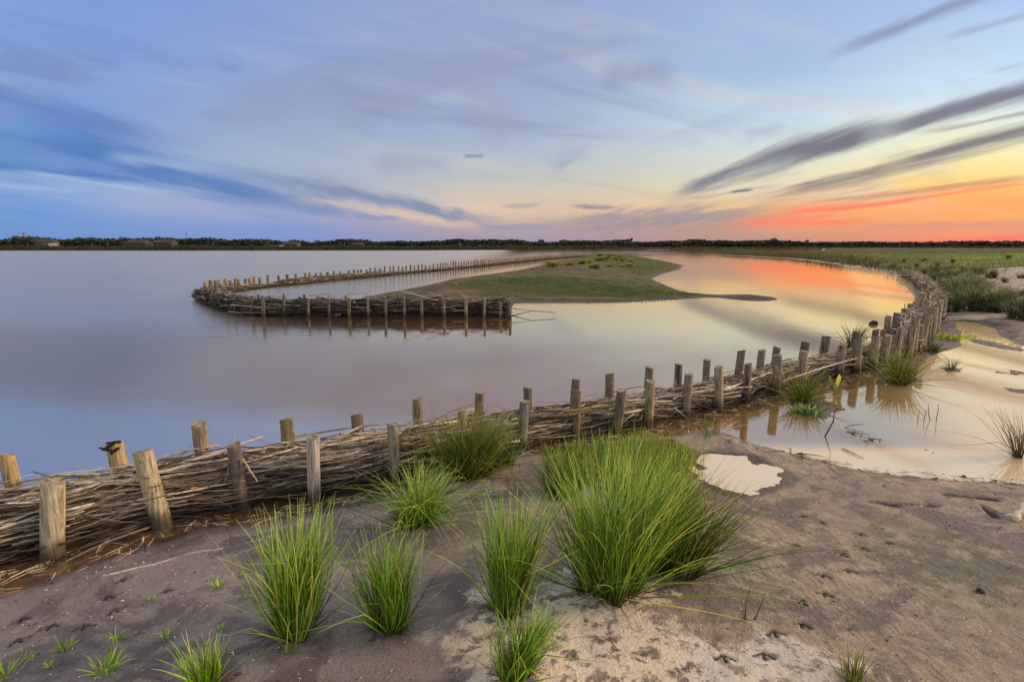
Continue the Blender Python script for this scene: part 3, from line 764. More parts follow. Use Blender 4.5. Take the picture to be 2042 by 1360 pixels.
FT = [(1.65, 1.62, 1.52), (1.7, 1.68, 1.5), (.9, .78, .72), (1.8, 1.85, 1.95), (.85, .83, .82), (.85, .8, .76), (.9, .92, 1.0)]
BT = [(1.5, 1.3, .85), (1.45, 1.28, .75), (1.1, .98, .8), (1.15, 1.05, .85), (.7, .65, .6), (.8, .8, .7)]
near_fence = tag(empty('wattle_fence', (fp[6][0], fp[6][1], 0)), 'long wattle fence of double posts and brushwood curving across the foreground to the right bank', 'fence')
post_labels = {1: 'thick pale post leaning to the left', 0: 'stout upright pale post nearest the viewer', 2: 'dark peeling post with split splinters', 3: 'post with silvery bleached face'}
for i, (tx, ty, bx, by, wd) in enumerate(FRONT_POSTS):
    b = at(bx, by, 0); t = at_y(tx, ty, b[1]); rad = wd / FPX * b[1] / 2 * 1.02
    d = (t - b); bb = b - d / d[2] * .3
    put_post(near_fence, bb, t, rad, label=post_labels.get(i), tint=FT[i] if i < len(FT) else (.72, .72, .74))
for i, (tx, ty, bx, by, wd) in enumerate(BACK_POSTS):
    b = at(bx, by, 0)
    j = np.argmin(np.abs(np.arctan2(back_s[:, 0], back_s[:, 1]) - math.atan2(b[0], b[1])))
    yb = back_s[j][1]; t = at_y(tx, ty, yb)
    t = at_y(tx, ty, yb); mid = at_y(bx, (ty + by) / 2 + 8, yb)
    bx_ = t[0] + (mid[0] - t[0]) * 1.0
    bb = np.array([t[0] + (bx - tx) / FPX * yb, yb, -.3]); rad = wd / FPX * yb / 2 * 1.02
    put_post(near_fence, bb, t, rad, label='post capped with charred splintered wood' if i == 1 else None, tint=BT[i] if i < len(BT) else (.58, .56, .56))
# out-of-frame and bend posts
def along(path, s0_, s1_, step, jit=.05):
    p, q = resample(path, .02); out = []; s_ = s0_
    while s_ < min(s1_, q[-1]):
        k = int(s_ / .02); k = min(k, len(p) - 2)
        out.append((p[k], (p[k + 1] - p[k]) / .02)); s_ += step + RS.uniform(-jit, jit)
    return out
def arclen_near(path, pt):
    p, q = resample(path, .02); return q[np.argmin(np.hypot(*(p - pt).T))]
for pth, s_ in ((front_s, .12), (back_s, .3)):
    for p, _ in along(pth, s_, 1.3, .6):
        put_post(near_fence, (p[0], p[1], -.3), (p[0] + RS.uniform(-.03, .03), p[1], .33), .042)
sF = arclen_near(front_s, fp[-1]) + .35; sB = arclen_near(back_s, at_y(1763, 657, back_s[np.argmin(np.abs(np.arctan2(back_s[:, 0], back_s[:, 1]) - math.atan2(742, 1134)))][1])[:2]) + .3
for pth, s_ in ((front_s, sF), (back_s, sB)):
    k = 0
    for p, _ in along(pth, s_, 60, .36, .1):
        z = .40 + RS.uniform(-.05, .07); ln = RS.uniform(-.05, .05, 2)
        put_post(near_fence, (p[0], p[1], -.25), (p[0] + ln[0], p[1] + ln[1], z + .03), .042 + RS.uniform(-.006, .008), lod=1); k += 1
        if k > 26: break

# ------------------------------------------------------------------ brushwood
def sticks(path, s0_, s1_, n, hfun, width, rad, slen, npt=8, sides=4, sag=.02, z0=0.0, wild=.13, pale=.13, twist=.25):
    p, q = resample(path, .05)
    a = RS.uniform(s0_, s1_, n); L = RS.uniform(*slen, n)
    sgn = np.where(RS.rand(n) < .5, -1, 1)
    t = np.linspace(-.5, .5, npt)[None, :]
    S = a[:, None] + L[:, None] * t * sgn[:, None]
    slope = RS.randn(n) * wild * .5; S = np.clip(S, 0, q[-1])
    X_ = np.interp(S, q, p[:, 0]); Y_ = np.interp(S, q, p[:, 1])
    tx = np.gradient(p[:, 0]); ty = np.gradient(p[:, 1]); nn = np.hypot(tx, ty)
    NX = np.interp(S, q, -ty / nn); NY = np.interp(S, q, tx / nn)
    hh = np.interp(a, *hfun); u = RS.rand(n) ** .85
    off = (RS.rand(n) - .5) * width * (1 - .35 * u)
    zz = z0 + u * hh
    ph = RS.rand(n) * 6
    off_ = off[:, None] + np.sin(S * 7 + ph[:, None]) * twist * width + (RS.randn(n) * wild * .6)[:, None] * t * L[:, None]
    z_ = zz[:, None] + slope[:, None] * t * L[:, None] - sag * (1 - 4 * t ** 2) * 0 + np.sin(S * 5 + ph[:, None] * 2) * .008 + RS.randn(n, npt) * .0025
    z_ = np.maximum(z_, -.02)
    P = np.stack([X_ + NX * off_, Y_ + NY * off_, z_], -1)
    kn = np.cumsum(RS.randn(n, npt, 3) * .0045, axis=1); kn -= kn.mean(1, keepdims=True); kn[..., 2] *= .8; P = P + kn
    R = (rad[0] + (rad[1] - rad[0]) * RS.rand(n) ** 2.2)[:, None] * np.linspace(1.1, .55, npt)[None, :]
    V, F, A = tubes(P, R, sides)
    cls = np.where(RS.rand(n) < pale, 2, np.where(RS.rand(n) < .5, 0, 1))
    if sides == 4: mi = np.concatenate([np.repeat(cls, (npt - 1) * sides), cls, cls])
    else: mi = np.repeat(cls, (npt - 1) * sides)
    return V, F, A, mi
q_mid = resample(mid_path, .05)[1][-1]
sL = arclen_near(mid_path, mid_path[0]); marks = [arclen_near(mid_path, at(px, py)[:2]) for px, py in ((108, 1100), (480, 1000), (800, 930), (1030, 885), (1065, 880), (1290, 840), (1500, 790), (1700, 735), (1800, 712))]
hx = [0] + marks + [q_mid]
hy = [.27, .26, .255, .25, .16, .21, .17, .17, .20, .26, .30]
HF = (hx, hy)
s_ = 0.0
while s_ < q_mid:
    ln = 1.0 if s_ < 8 else 2.0
    c, _ = resample(mid_path, .05); k = min(int((s_ + ln / 2) / .05), len(c) - 1)
    dcam = np.hypot(*c[k]); g = Geo()
    if dcam < 4.2: n, rad, sd, npt = 620, (.0013, .0085), 4, 9
    elif dcam < 8: n, rad, sd, npt = 420, (.002, .008), 3, 7
    else: n, rad, sd, npt = 260, (.004, .011), 3, 6
    for a_, b_, u_ in ((s_, min(s_ + ln, q_mid), 1.0),):
        g.add(*[v for v in (lambda r_: (r_[0], r_[1], r_[3], r_[2]))(sticks(mid_path, a_, b_, n, HF, .25, rad, (.5, 1.3), npt, sd))])
        if dcam < 8: g.add(*(lambda r_: (r_[0], r_[1], r_[3], r_[2]))(sticks(mid_path, a_, b_, 150, (hx, [q * .97 for q in hy]), .27, (.0012, .0035), (.12, .45), 6, 3, wild=.75, pale=.25)))
        if dcam < 8: g.add(*(lambda r_: (r_[0], r_[1], r_[3], r_[2]))(sticks(mid_path, a_, b_, 260, (hx, [q * .9 for q in hy]), .16, (.004, .010), (.5, 1.2), 6, 4, wild=.1, pale=.0)))
    if dcam > 8.5:   # loose pale brush heaped at the bend
        g.add(*(lambda r_: (r_[0], r_[1], r_[3], r_[2]))(sticks(mid_path, s_, min(s_ + ln, q_mid), 160, ([0, q_mid], [.36, .36]), .34, (.004, .009), (.2, .5), 5, 3, wild=.6, pale=.3)))
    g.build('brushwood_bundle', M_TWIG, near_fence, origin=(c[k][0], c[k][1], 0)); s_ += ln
# stouter branches lying along the top
def branch(parent, pts, r0, r1, mat, name='branch', label=None, knobs=2, sides=8, origin=None):
    pts = np.array(pts, float); n = 12
    t = np.linspace(0, 1, len(pts)); tt = np.linspace(0, 1, n)
    P = np.stack([np.interp(tt, t, pts[:, i]) for i in range(3)], 1)
    for _ in range(2): P[1:-1] = (P[:-2] + 2 * P[1:-1] + P[2:]) / 4
    P += RS.randn(n, 3) * r0 * .22
    R = np.linspace(r0, r1, n) * (1 + RS.randn(n) * .06)
    g = Geo(); V, F, A = tubes(P[None], R[None], sides); g.add(V, F, 0, A)
    for e, r_ in ((0, R[0]), (n - 1, R[-1])):
        ring = V[e * sides:(e + 1) * sides]; cc = ring.mean(0)
        f = [(j, (j + 1) % sides, sides) for j in range(sides)]
        if e == 0: f = [x[::-1] for x in f]
        g.add(np.vstack([ring, cc]), f, 0)
    for _ in range(knobs):
        i = RS.randint(2, n - 2); d = RS.randn(3); d /= np.linalg.norm(d); d[2] = abs(d[2])
        Q = np.stack([P[i], P[i] + d * r0 * 1.8, P[i] + d * r0 * 3.0 + RS.randn(3) * r0 * .5])
        V2, F2, A2 = tubes(Q[None], np.array([[R[i] * .5, R[i] * .35, R[i] * .2]]), 5); g.add(V2, F2, 0, A2)
    org = pts[0] if origin is None else origin
    o = g.build(name, mat, parent, origin=(org[0], org[1], org[2] if parent is None else 0))
    if label: o['label'] = label
    return o
def zpt(px, py, z): return at(px, py, z)
branch(near_fence, [zpt(1075, 817, .24), zpt(1120, 822, .245), zpt(1180, 812, .24), zpt(1260, 806, .22)], .011, .008, M_LOG, label='green-barked branch sticking out at the gap')
branch(near_fence, [zpt(1079, 831, .20), zpt(1130, 828, .215), zpt(1200, 812, .22), zpt(1290, 798, .2)], .015, .009, M_LOG, label='thickest green-barked branch with a sawn end')
branch(near_fence, [zpt(1062, 870, .08), zpt(1100, 873, .075), zpt(1150, 868, .08)], .008, .005, M_TWIG[2])
branch(near_fence, [zpt(1012, 826, .19), zpt(975, 838, .19), zpt(930, 850, .18)], .016, .012, M_TWIG[0], label='grey branch stub pointing at the gap')
branch(near_fence, [zpt(1016, 841, .16), zpt(970, 848, .16), zpt(900, 858, .16)], .012, .009, M_LOG)
branch(near_fence, [zpt(1000, 838, .17), zpt(950, 846, .17), zpt(880, 856, .18)], .010, .008, M_TWIG[0])
for (x0, y0, x1, y1, r_, m_) in [(-60, 985, 300, 955, .009, 0), (100, 948, 290, 950, .008, 2), (0, 962, 260, 945, .007, 0), (260, 955, 470, 912, .009, 0), (360, 915, 480, 900, .006, 2), (480, 905, 640, 872, .010, 0), (520, 925, 720, 895, .010, 0),
        (560, 876, 760, 846, .008, 0), (600, 900, 800, 862, .009, 2), (640, 885, 860, 850, .010, 0), (700, 868, 880, 846, .009, 0), (1180, 812, 1340, 800, .008, 2), (1250, 805, 1420, 778, .009, 0), (1330, 792, 1500, 770, .007, 2), (1450, 775, 1600, 725, .007, 2),
        (1520, 748, 1700, 705, .007, 2), (1560, 760, 1720, 712, .008, 0)]:
    z = float(np.interp(arclen_near(mid_path, at(x0, y0, .22)[:2]), hx, hy)) + .004
    branch(near_fence, [zpt(x0, y0, z), zpt((x0 + x1) / 2, (y0 + y1) / 2 - 3, z + .008), zpt(x1, y1, z)], r_, r_ * .6, M_TWIG[m_])
branch(near_fence, [zpt(300, 1050, .02), zpt(200, 1085, .03), zpt(130, 1120, .03)], .006, .003, M_TWIG[2])
branch(near_fence, [zpt(1345, 813, .16), zpt(1374, 838, .03)], .004, .003, M_TWIG[2])
# splinters on the dark peeling post
b = at(488, 1014, 0); yy = b[1] - .02
for (x0, y0, x1, y1, r_) in [(466, 888, 467, 864, .004), (484, 915, 512, 958, .006), (462, 912, 448, 962, .004), (472, 935, 470, 960, .003)]:
    branch(near_fence, [at_y(x0, y0, yy), at_y((x0 + x1) / 2, (y0 + y1) / 2, yy - .01), at_y(x1, y1, yy - .02)], r_, r_ * .5, M_TWIG[2], name='splinter', knobs=0, sides=5)
yb_ = at_y(227, 882, 3.0)
jj = np.argmin(np.abs(np.arctan2(back_s[:, 0], back_s[:, 1]) - math.atan2(at(240, 985)[0], at(240, 985)[1]))); yb_ = back_s[jj][1] - .03
for (x0, y0, x1, y1) in [(198, 893, 228, 900), (212, 884, 240, 880), (205, 897, 225, 885), (220, 905, 236, 893)]:
    branch(near_fence, [at_y(x0, y0, yb_), at_y(x1, y1, yb_ - .02)], .006, .009, M_DARKTWIG, name='splinter', knobs=0, sides=5)

# ------------------------------------------------------------------ spit fence (island front) and far palisade
SPF = [(402, 573, 403, 603, 7), (412, 571, 413, 606, 6), (422, 575, 424, 611, 7), (436, 580, 437, 614, 6), (451, 582, 452, 619, 6), (465, 584, 466, 623, 7), (500, 590, 501, 628, 7), (525, 590, 526, 632, 8), (566, 594, 566, 630, 6), (614, 597, 613, 632, 6), (655, 596, 655, 632, 7),
      (696, 593, 696, 632, 8), (734, 595, 734, 632, 7), (769, 592, 771, 632, 6), (807, 592, 806, 633, 7), (840, 597, 840, 632, 6), (886, 597, 886, 632, 6), (929, 595, 930, 633, 8), (966, 594, 963, 634, 7), (999, 603, 999, 634, 6), (1018, 599, 1018, 634, 6)]
SPB = [(408, 571, 600), (418, 567, 598), (430, 563, 600), (441, 568, 602), (458, 580, 606), (480, 588, 612), (515, 588, 615), (538, 590, 617), (566, 586, 618), (597, 592, 618), (607, 587, 618), (643, 593, 618), (690, 590, 618), (754, 590, 618), (766, 592, 618), (794, 588, 618), (830, 596, 618), (905, 599, 618), (983, 597, 620)]
spit_path = np.array(P2([(402, 597), (412, 601), (424, 606), (437, 610), (452, 615), (466, 619), (500, 624), (526, 627)] + [(x, 628) for x in range(560, 1021, 40)] + [(1022, 629)]))
c0 = at(720, 632)
spit = tag(empty('wattle_fence', (c0[0], c0[1], 0)), 'brushwood fence standing in the lake before the green island, its posts mirrored', 'fence')
for (tx, ty, bx, by, wd) in SPF:
    b = at(bx, by, 0); t = at_y(tx + RS.uniform(-2.5, 2.5), ty + RS.uniform(-2, 3), b[1]); put_post(spit, (b[0], b[1], -.3), t, max(.030, wd / FPX * b[1] / 2 * .85) * RS.uniform(.8, 1.15), lod=1, tint=(.45, .48, .56))
for (tx, ty, by) in SPB:
    b = at(tx, by, 0); t = at_y(tx, ty, b[1]); put_post(spit, (b[0] + RS.uniform(-.04, .04), b[1], -.3), t, .031, lod=1, tint=(.5, .5, .54))
sp_s = smoothed(spit_path, 4); qs = resample(sp_s, .05)[1][-1]
s_ = 0
while s_ < qs:
    c, _ = resample(sp_s, .05); k = min(int((s_ + .5) / .05), len(c) - 1); g = Geo()
    endf = .6 if s_ > qs - 1.3 else 1
    g.add(*(lambda r_: (r_[0], r_[1], r_[3], r_[2]))(sticks(sp_s, s_, min(s_ + 1, qs), int(300 * endf), ([0, qs * .5, qs], [.27, .30, .28]), .34, (.005, .014), (.5, 1.4), 6, 3, wild=.12, pale=.10)))
    g.add(*(lambda r_: (r_[0], r_[1], r_[3], r_[2]))(sticks(sp_s, s_, min(s_ + 1, qs), 22, ([0, qs], [.36, .36]), .36, (.004, .008), (.3, 1.0), 5, 3, wild=.5, pale=.5)))
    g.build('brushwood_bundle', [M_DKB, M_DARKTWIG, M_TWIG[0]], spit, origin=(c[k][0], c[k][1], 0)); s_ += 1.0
for (x0, y0, z0_, x1, y1, z1_) in [(460, 608, .12, 520, 613, .1), (455, 622, .03, 560, 626, .03), (705, 600, .3, 732, 633, .0), (670, 618, .12, 740, 620, .12), (595, 620, .15, 630, 632, .03), (615, 590, .33, 660, 585, .36), (680, 588, .33, 730, 584, .36), (1015, 614, .12, 1058, 620, .1), (1058, 620, .10, 1108, 623.5, .07), (1020, 630, .03, 1058, 621, .08), (800, 580, .4, 875, 600, .32), (850, 582, .4, 900, 598, .3)]:
    p = at_y(x0, y0, at(x0, 628)[1] - .15); r = at_y(x1, y1, at(x1, 628)[1] - .15)
    branch(spit, [p, (p + r) / 2, r], .011, .007, M_TWIG[0], knobs=1, sides=5)

far_pts = [(402, 600), (416, 592), (430, 587), (445, 583), (460, 582), (475, 581), (496, 577.5), (534, 573.5), (572, 569.5), (609, 566), (653, 561), (706, 556), (740, 553), (800, 547), (870, 540.5), (930, 534), (1000, 526.5), (1060, 520), (1100, 516), (1150, 512), (1200, 509.5)]
far_s = smoothed(np.array(P2(far_pts)), 3)
c0 = at(740, 553)
pal = tag(empty('post_fence', (c0[0], c0[1], 0)), 'long line of short posts with low brush running away across the lake behind the island', 'fence')
FX = [(409, 570), (420, 564), (429, 562), (438, 570), (449, 558), (459, 560), (470, 558), (475, 559), (489, 556), (497, 558), (506, 553), (518, 555), (534, 550), (555, 549), (572, 547), (590, 546.5), (609, 547), (618, 547), (630, 547), (640, 545), (653, 543), (666, 545), (678, 545), (696, 542), (706, 541), (714, 541), (720, 540.5), (731, 540)]
for (tx, ty) in FX:
    ang = math.atan2(tx - 1021, FPX * 1.03); j = np.argmin(np.abs(np.arctan2(far_s[:, 0], far_s[:, 1]) - ang)); yb = far_s[j][1]
    t = at_y(tx, ty, yb); t[2] = min(max(t[2], .36), .50) + RS.uniform(-.03, .03); put_post(pal, (t[0] + RS.uniform(-.04, .04), yb, -.3), t, .050, lod=1, tint=(.85, .74, .58))
s0_ = arclen_near(far_s, at(740, 553)[:2]); kk = 0; rest = Geo()
for p, _ in along(far_s, s0_, 200, .44, .07):
    z = RS.uniform(.34, .44) + (.06 if RS.rand() < .2 else 0)
    if kk < 70: put_post(pal, (p[0], p[1], -.3), (p[0] + RS.uniform(-.02, .02), p[1], z), .045, lod=1)
    else:
        P_ = np.array([[(p[0], p[1], -.3), (p[0], p[1], .1), (p[0], p[1], z)]]); V, F, A = tubes(P_, np.full((1, 3), .05), 5); rest.add(V, F, 0, A)
    kk += 1
if rest.n:
    o = rest.build('far_posts', M_POST, pal, origin=(far_s[-1][0], far_s[-1][1], 0)); o['kind'] = 'stuff'
qf = resample(far_s, .05)[1][-1]; s_ = 0
while s_ < qf:
    ln = 3.0; c, _ = resample(far_s, .05); k = min(int((s_ + 1.5) / .05), len(c) - 1); g = Geo()
    px_ = 1021 + c[k][0] / c[k][1] * FPX * .985
    thick = .20 if (px_ < 480 or 630 < px_ < 725) else .10 if px_ < 545 or px_ > 610 else .05
    if px_ > 760: thick = .12
    g.add(*(lambda r_: (r_[0], r_[1], r_[3], r_[2]))(sticks(far_s, s_, min(s_ + ln, qf), int(500 * thick / .26) if s_ < 15 else 60, ([0, 1], [thick, thick]), .3, (.008, .018), (.8, 2.0), 5, 3, wild=.1, pale=.12)))
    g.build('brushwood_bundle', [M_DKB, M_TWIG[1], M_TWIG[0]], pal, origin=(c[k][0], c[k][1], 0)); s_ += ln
# a second short row of stakes behind the island
pal2p = np.array([at_y(1180, 506.5, 84)[:2], at(1300, 511)[:2] * np.array([1, 1.12])])
c0 = pal2p[1]
pal2 = tag(empty('post_fence', (c0[0], c0[1], 0)), 'short far row of tiny stakes right of the island shrubs', 'fence')
for p, _ in along(pal2p, .3, 60, .55, .1): put_post(pal2, (p[0], p[1], -.2), (p[0], p[1], .38), .05, lod=1)

# ------------------------------------------------------------------ rushes and grasses
MT = {'R': M_RUSH, 'O': M_RUSH2, 'G': M_RUSH3, 'B': M_GRASS, 'I': M_IRIS, 'D': M_DRY, 'M': M_RUSH}
def tuft_geo(n, height, spread, rbase=.04, rad=.0014, seg=8, sides=3, droop=.12, lean=(0, 0), stray=.08, g=None, subs=None, dead=.12):
    """ragged rush tussock: several sub-clumps, kinked and dead stems; material slot 1 = dead stems"""
    g = g or Geo(); subs = subs or max(1, min(7, int(n / 45)))
    wts = RS.rand(subs) + .5; wts /= wts.sum(); maxang = math.atan2(spread, height)
    for q_ in range(subs):
        m = max(1, int(n * wts[q_])); a0 = RS.rand() * 6.283; rr0 = 0 if subs == 1 else rbase * RS.uniform(.2, 1.0)
        cx, cy = math.cos(a0) * rr0, math.sin(a0) * rr0; hs = RS.uniform(.80, 1.05)
        bx = math.cos(a0) * maxang * (0 if subs == 1 else RS.uniform(.0, .42)); by = math.sin(a0) * maxang * (0 if subs == 1 else RS.uniform(0, .42))
        ph = RS.rand(m) * 6.283; q = RS.rand(m) ** .75; ang = q * maxang * RS.uniform(.35, .95, m)
        st = RS.rand(m) < stray; ang = np.where(st, maxang * RS.uniform(1.0, 2.2, m), ang)
        dx_ = np.sin(ang) * np.cos(ph) + bx; dy_ = np.sin(ang) * np.sin(ph) + by; dz_ = np.cos(ang)
        D = np.stack([dx_, dy_, dz_], 1); D /= np.linalg.norm(D, axis=1, keepdims=True)
        L = height * hs * (1 - RS.rand(m) ** 2.2 * .62) / np.maximum(D[:, 2], .55) * np.where(st, .8, 1)
        t = np.linspace(0, 1, seg)[None, :]; dr = droop * RS.uniform(0, 1.9, m)[:, None]
        hd = np.stack([D[:, 0], D[:, 1]], 1); hn = np.linalg.norm(hd, axis=1, keepdims=True) + 1e-6; hd = hd / hn
        P = D[:, None, :] * (L[:, None] * t)[..., None]
        P[..., 0] += hd[:, :1] * L[:, None] * dr * t ** 2.2 * .6 + lean[0] * L[:, None] * t ** 1.5; P[..., 1] += hd[:, 1:] * L[:, None] * dr * t ** 2.2 * .6 + lean[1] * L[:, None] * t ** 1.5
        P[..., 2] -= L[:, None] * dr * t ** 3 * .45
        sw = RS.randn(m, 2) * .03; P[..., 0] += L[:, None] * sw[:, :1] * np.sin(t * 4); P[..., 1] += L[:, None] * sw[:, 1:] * np.sin(t * 4)
        kk = (RS.rand(m) < .07) & (L > height * .3); kt = RS.uniform(.35, .8, m); ka = RS.rand(m) * 6.283
        w_ = np.maximum(t - kt[:, None], 0) * L[:, None] * kk[:, None]
        P[..., 0] += w_ * np.cos(ka)[:, None] * .8; P[..., 1] += w_ * np.sin(ka)[:, None] * .8; P[..., 2] -= w_ * RS.uniform(.5, 1.3, m)[:, None]
        P[..., 0] += (cx + np.cos(ph) * rbase * .35 * RS.rand(m))[:, None]; P[..., 1] += (cy + np.sin(ph) * rbase * .35 * RS.rand(m))[:, None]; P[..., 2] -= .02
        P[..., 2] = np.where(t > .12, np.maximum(P[..., 2], .006 + .02 * t), P[..., 2])
        R = rad * (.55 + 1.0 * RS.rand(m))[:, None] * (1 - .88 * t ** 1.5)
        dd = RS.rand(m) < dead
        for flag, mi in ((~dd, 0), (dd, 1)):
            if flag.any():
                V, F, A = tubes(P[flag], R[flag], sides, cap=False); g.add(V, F, mi, A)
    nd = int(n * dead * .7)          # flattened dead litter round the foot
    if nd > 2:
        ph = RS.rand(nd) * 6.283; L = height * RS.uniform(.08, .30, nd); t = np.linspace(0, 1, 5)[None, :]; el = RS.uniform(0, .6, nd)[:, None]
        o_ = rbase * RS.uniform(.5, 1.3, nd)[:, None]
        P = np.stack([np.cos(ph)[:, None] * (o_ + L[:, None] * t), np.sin(ph)[:, None] * (o_ + L[:, None] * t), .006 + L[:, None] * el * t * (1 - t * .8)], -1) + RS.randn(nd, 5, 3) * .003
        V, F, A = tubes(P, rad * .8 * np.ones((nd, 1)) * (1 - .7 * t), 3, cap=False); g.add(V, F, 1, A)
    return g
def leaf_geo(g, n, height, spread, rbase, wd, seg=6, droop=.35, mi=0):
    ph = RS.rand(n) * 2 * math.pi; q = RS.rand(n)
    ang = q * math.atan2(spread, height) * RS.uniform(.6, 1.2, n); L = height * RS.uniform(.5, 1.05, n)
    t = np.linspace(0, 1, seg)[None, :]; dr = droop * RS.uniform(.1, 1.5, n)[:, None]
    hor = np.sin(ang)[:, None] * L[:, None] * t + dr * L[:, None] * t ** 2 * .5; ver = np.cos(ang)[:, None] * L[:, None] * (t - dr * .5 * t ** 2.5) - .01
    b = np.stack([np.cos(ph) * rbase * RS.rand(n), np.sin(ph) * rbase * RS.rand(n)], 1)
    P = np.stack([b[:, :1] + np.cos(ph)[:, None] * hor, b[:, 1:] + np.sin(ph)[:, None] * hor, ver], -1)
    W = wd * RS.uniform(.6, 1.2, n)[:, None] * (np.sin(np.clip(t * .92 + .12, 0, 1) * math.pi) ** .6)
    S = np.stack([-np.sin(ph + RS.randn(n) * .5), np.cos(ph), RS.randn(n) * .2], 1)
    V, F, A = ribbons(P, W, S); return g.add(V, F, mi, A)

def place(o, px, py, label, cat='grass tuft', group=None):
    p = ground(px, py); o.location = p; tag(o, label, cat, group); return o
for (px, py, ty, hw, n, mk, lb) in RUSHES:
    p = ground(px, py); ty -= (py - ty) * .06; h = at_y(px, ty, p[1])[2] - p[2]; sp_ = hw / FPX * p[1]
    rb = min(.075, max(.03, sp_ * .35))
    if n > 500: rb = .10
    lean = (.0, 0)
    if px == 1345: lean = (.22, -.05)
    if px == 925: lean = (.05, 0)
    if px == 1030: lean = (.12, -.05)
    g = tuft_geo(int(n * 1.5), h, sp_, rb, .0020 if p[1] < 2.6 else .0022, lean=lean, droop=.16 if mk != 'M' else .5, stray=.07 if mk != 'M' else .2)
    if px == 1030:
        tuft_geo(70, h * .95, sp_ * .5, .03, .0015, lean=(.55, .0), g=g)
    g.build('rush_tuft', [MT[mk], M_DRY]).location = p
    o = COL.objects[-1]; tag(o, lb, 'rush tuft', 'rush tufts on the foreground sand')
# low grass and flags between the big tuft and the fence
tl_poly = P2([(1085, 905), (1180, 886), (1300, 880), (1370, 880), (1390, 915), (1380, 950), (1410, 1000), (1390, 1070), (1290, 1040), (1170, 1000), (1100, 960)])
def scatter(poly, n):
    poly = np.array(poly); lo, hi = poly.min(0), poly.max(0); out = []
    x = RS.uniform(lo[0], hi[0], n * 6); y = RS.uniform(lo[1], hi[1], n * 6); s_ = sdist(poly, x, y) > 0
    return np.stack([x[s_], y[s_]], 1)[:n]
def field(pts, per, hr, wd, mat, name, label=None, cat=None, group=None, kind=None, seg=4, spread=.6, droop=.4, rb=.03):
    g = Geo(); zz = H(pts[:, 0], pts[:, 1])
    n = len(pts) * per; ii = np.repeat(np.arange(len(pts)), per)
    h = RS.uniform(*hr, n) * (.35 + 1.2 * vnoise(pts[ii, 0] * (3 if hr[1] < .27 else .6), pts[ii, 1] * (3 if hr[1] < .27 else .6), 8)); ph = RS.rand(n) * 6.283; ang = RS.rand(n) * spread
    t = np.linspace(0, 1, seg)[None, :]; dr = droop * RS.rand(n)[:, None]
    hor = h[:, None] * (np.sin(ang)[:, None] * t + dr * .6 * t ** 2); ver = h[:, None] * np.cos(ang)[:, None] * (t - .4 * dr * t ** 2) - .01
    b = pts[ii] + RS.randn(n, 2) * rb
    P = np.stack([b[:, :1] + np.cos(ph)[:, None] * hor, b[:, 1:] + np.sin(ph)[:, None] * hor, zz[ii][:, None] + ver], -1)
    W = wd * RS.uniform(.6, 1.3, n)[:, None] * (1 - .95 * t ** 1.5)
    S = np.stack([np.cos(ph + 1.57 + RS.randn(n) * .6), np.sin(ph + 1.57), np.zeros(n)], 1)
    V, F, A = ribbons(P, W, S); g.add(V, F, 0, A)
    c = pts.mean(0); o = g.build(name, mat, origin=(c[0], c[1], 0)); tag(o, label, cat, group, kind); return o
def thin(poly, n, fall):
    p = scatter(poly, n); d = sdist(poly, p[:, 0], p[:, 1]) + fbm(p[:, 0], p[:, 1], 5, 3, 88) * fall * 1.6
    return p[RS.rand(len(p)) < np.clip(d / fall, .04, 1)]
field(thin(tl_poly, 560, .14), 7, (.02, .11), .0020, M_GRASS, 'shore_grass', 'bright green low grass between the largest rush tuft, the fence and the puddle', 'grass', kind='stuff')
field(thin(P2([(1080, 905), (1300, 878), (1390, 900), (1400, 1000), (1250, 1010), (1100, 960)]), 240, .12), 8, (.08, .24), .0015, M_RUSH2, 'shore_rushes', 'mid green thin rushes rising through the low grass by the fence', 'grass', kind='stuff', droop=.15, spread=.35)
for (px, py, ty, lb) in [(1195, 925, 838, 'tall blue-green flag leaves rising before the fence gap, left one of the pair'), (1262, 920, 862, 'blue-green flag leaves rising behind the largest rush tuft, right one of the pair')]:
    p = ground(px, py); h = at_y(px, ty, p[1])[2] - p[2]; g = Geo(); leaf_geo(g, 11, h, h * .45, .02, .0055, droop=.12)
    o = g.build('flag_plant', M_IRIS); o.location = p; tag(o, lb, 'flag leaves')
for (px, py, ty, lb) in [(1411, 868, 815, 'green grass shoot with broad blades on the dark mud hump left of the puddle top'), (1434, 880, 808, 'taller green shoot right on the dark mud hump above the puddle')]:
    pass
for (px, py, ty, nb_, lb) in [(1410, 880, 822, 5, 'pair-bladed pale green shoot growing on the dark mud hump above the puddle'), (1486, 1238, 1112, 3, 'dark green spike of rush standing alone in the right-hand sand'), (1503, 1234, 1130, 2, 'leaning dark green spike beside the lone upright one')]:
    p = ground(px, py); h = at_y(px, ty, p[1])[2] - p[2]; g = Geo()
    if nb_ == 5: leaf_geo(g, 9, h, h * .4, .03, .004, droop=.3); m_ = M_IRIS
    else: tuft_geo(nb_, h, h * .12, .008, .0022, lean=(.18 if nb_ == 2 else 0, 0), g=g, stray=0, dead=0); m_ = M_RUSH2
    o = g.build('grass_shoot', m_); o.location = p; tag(o, lb, 'grass shoot')
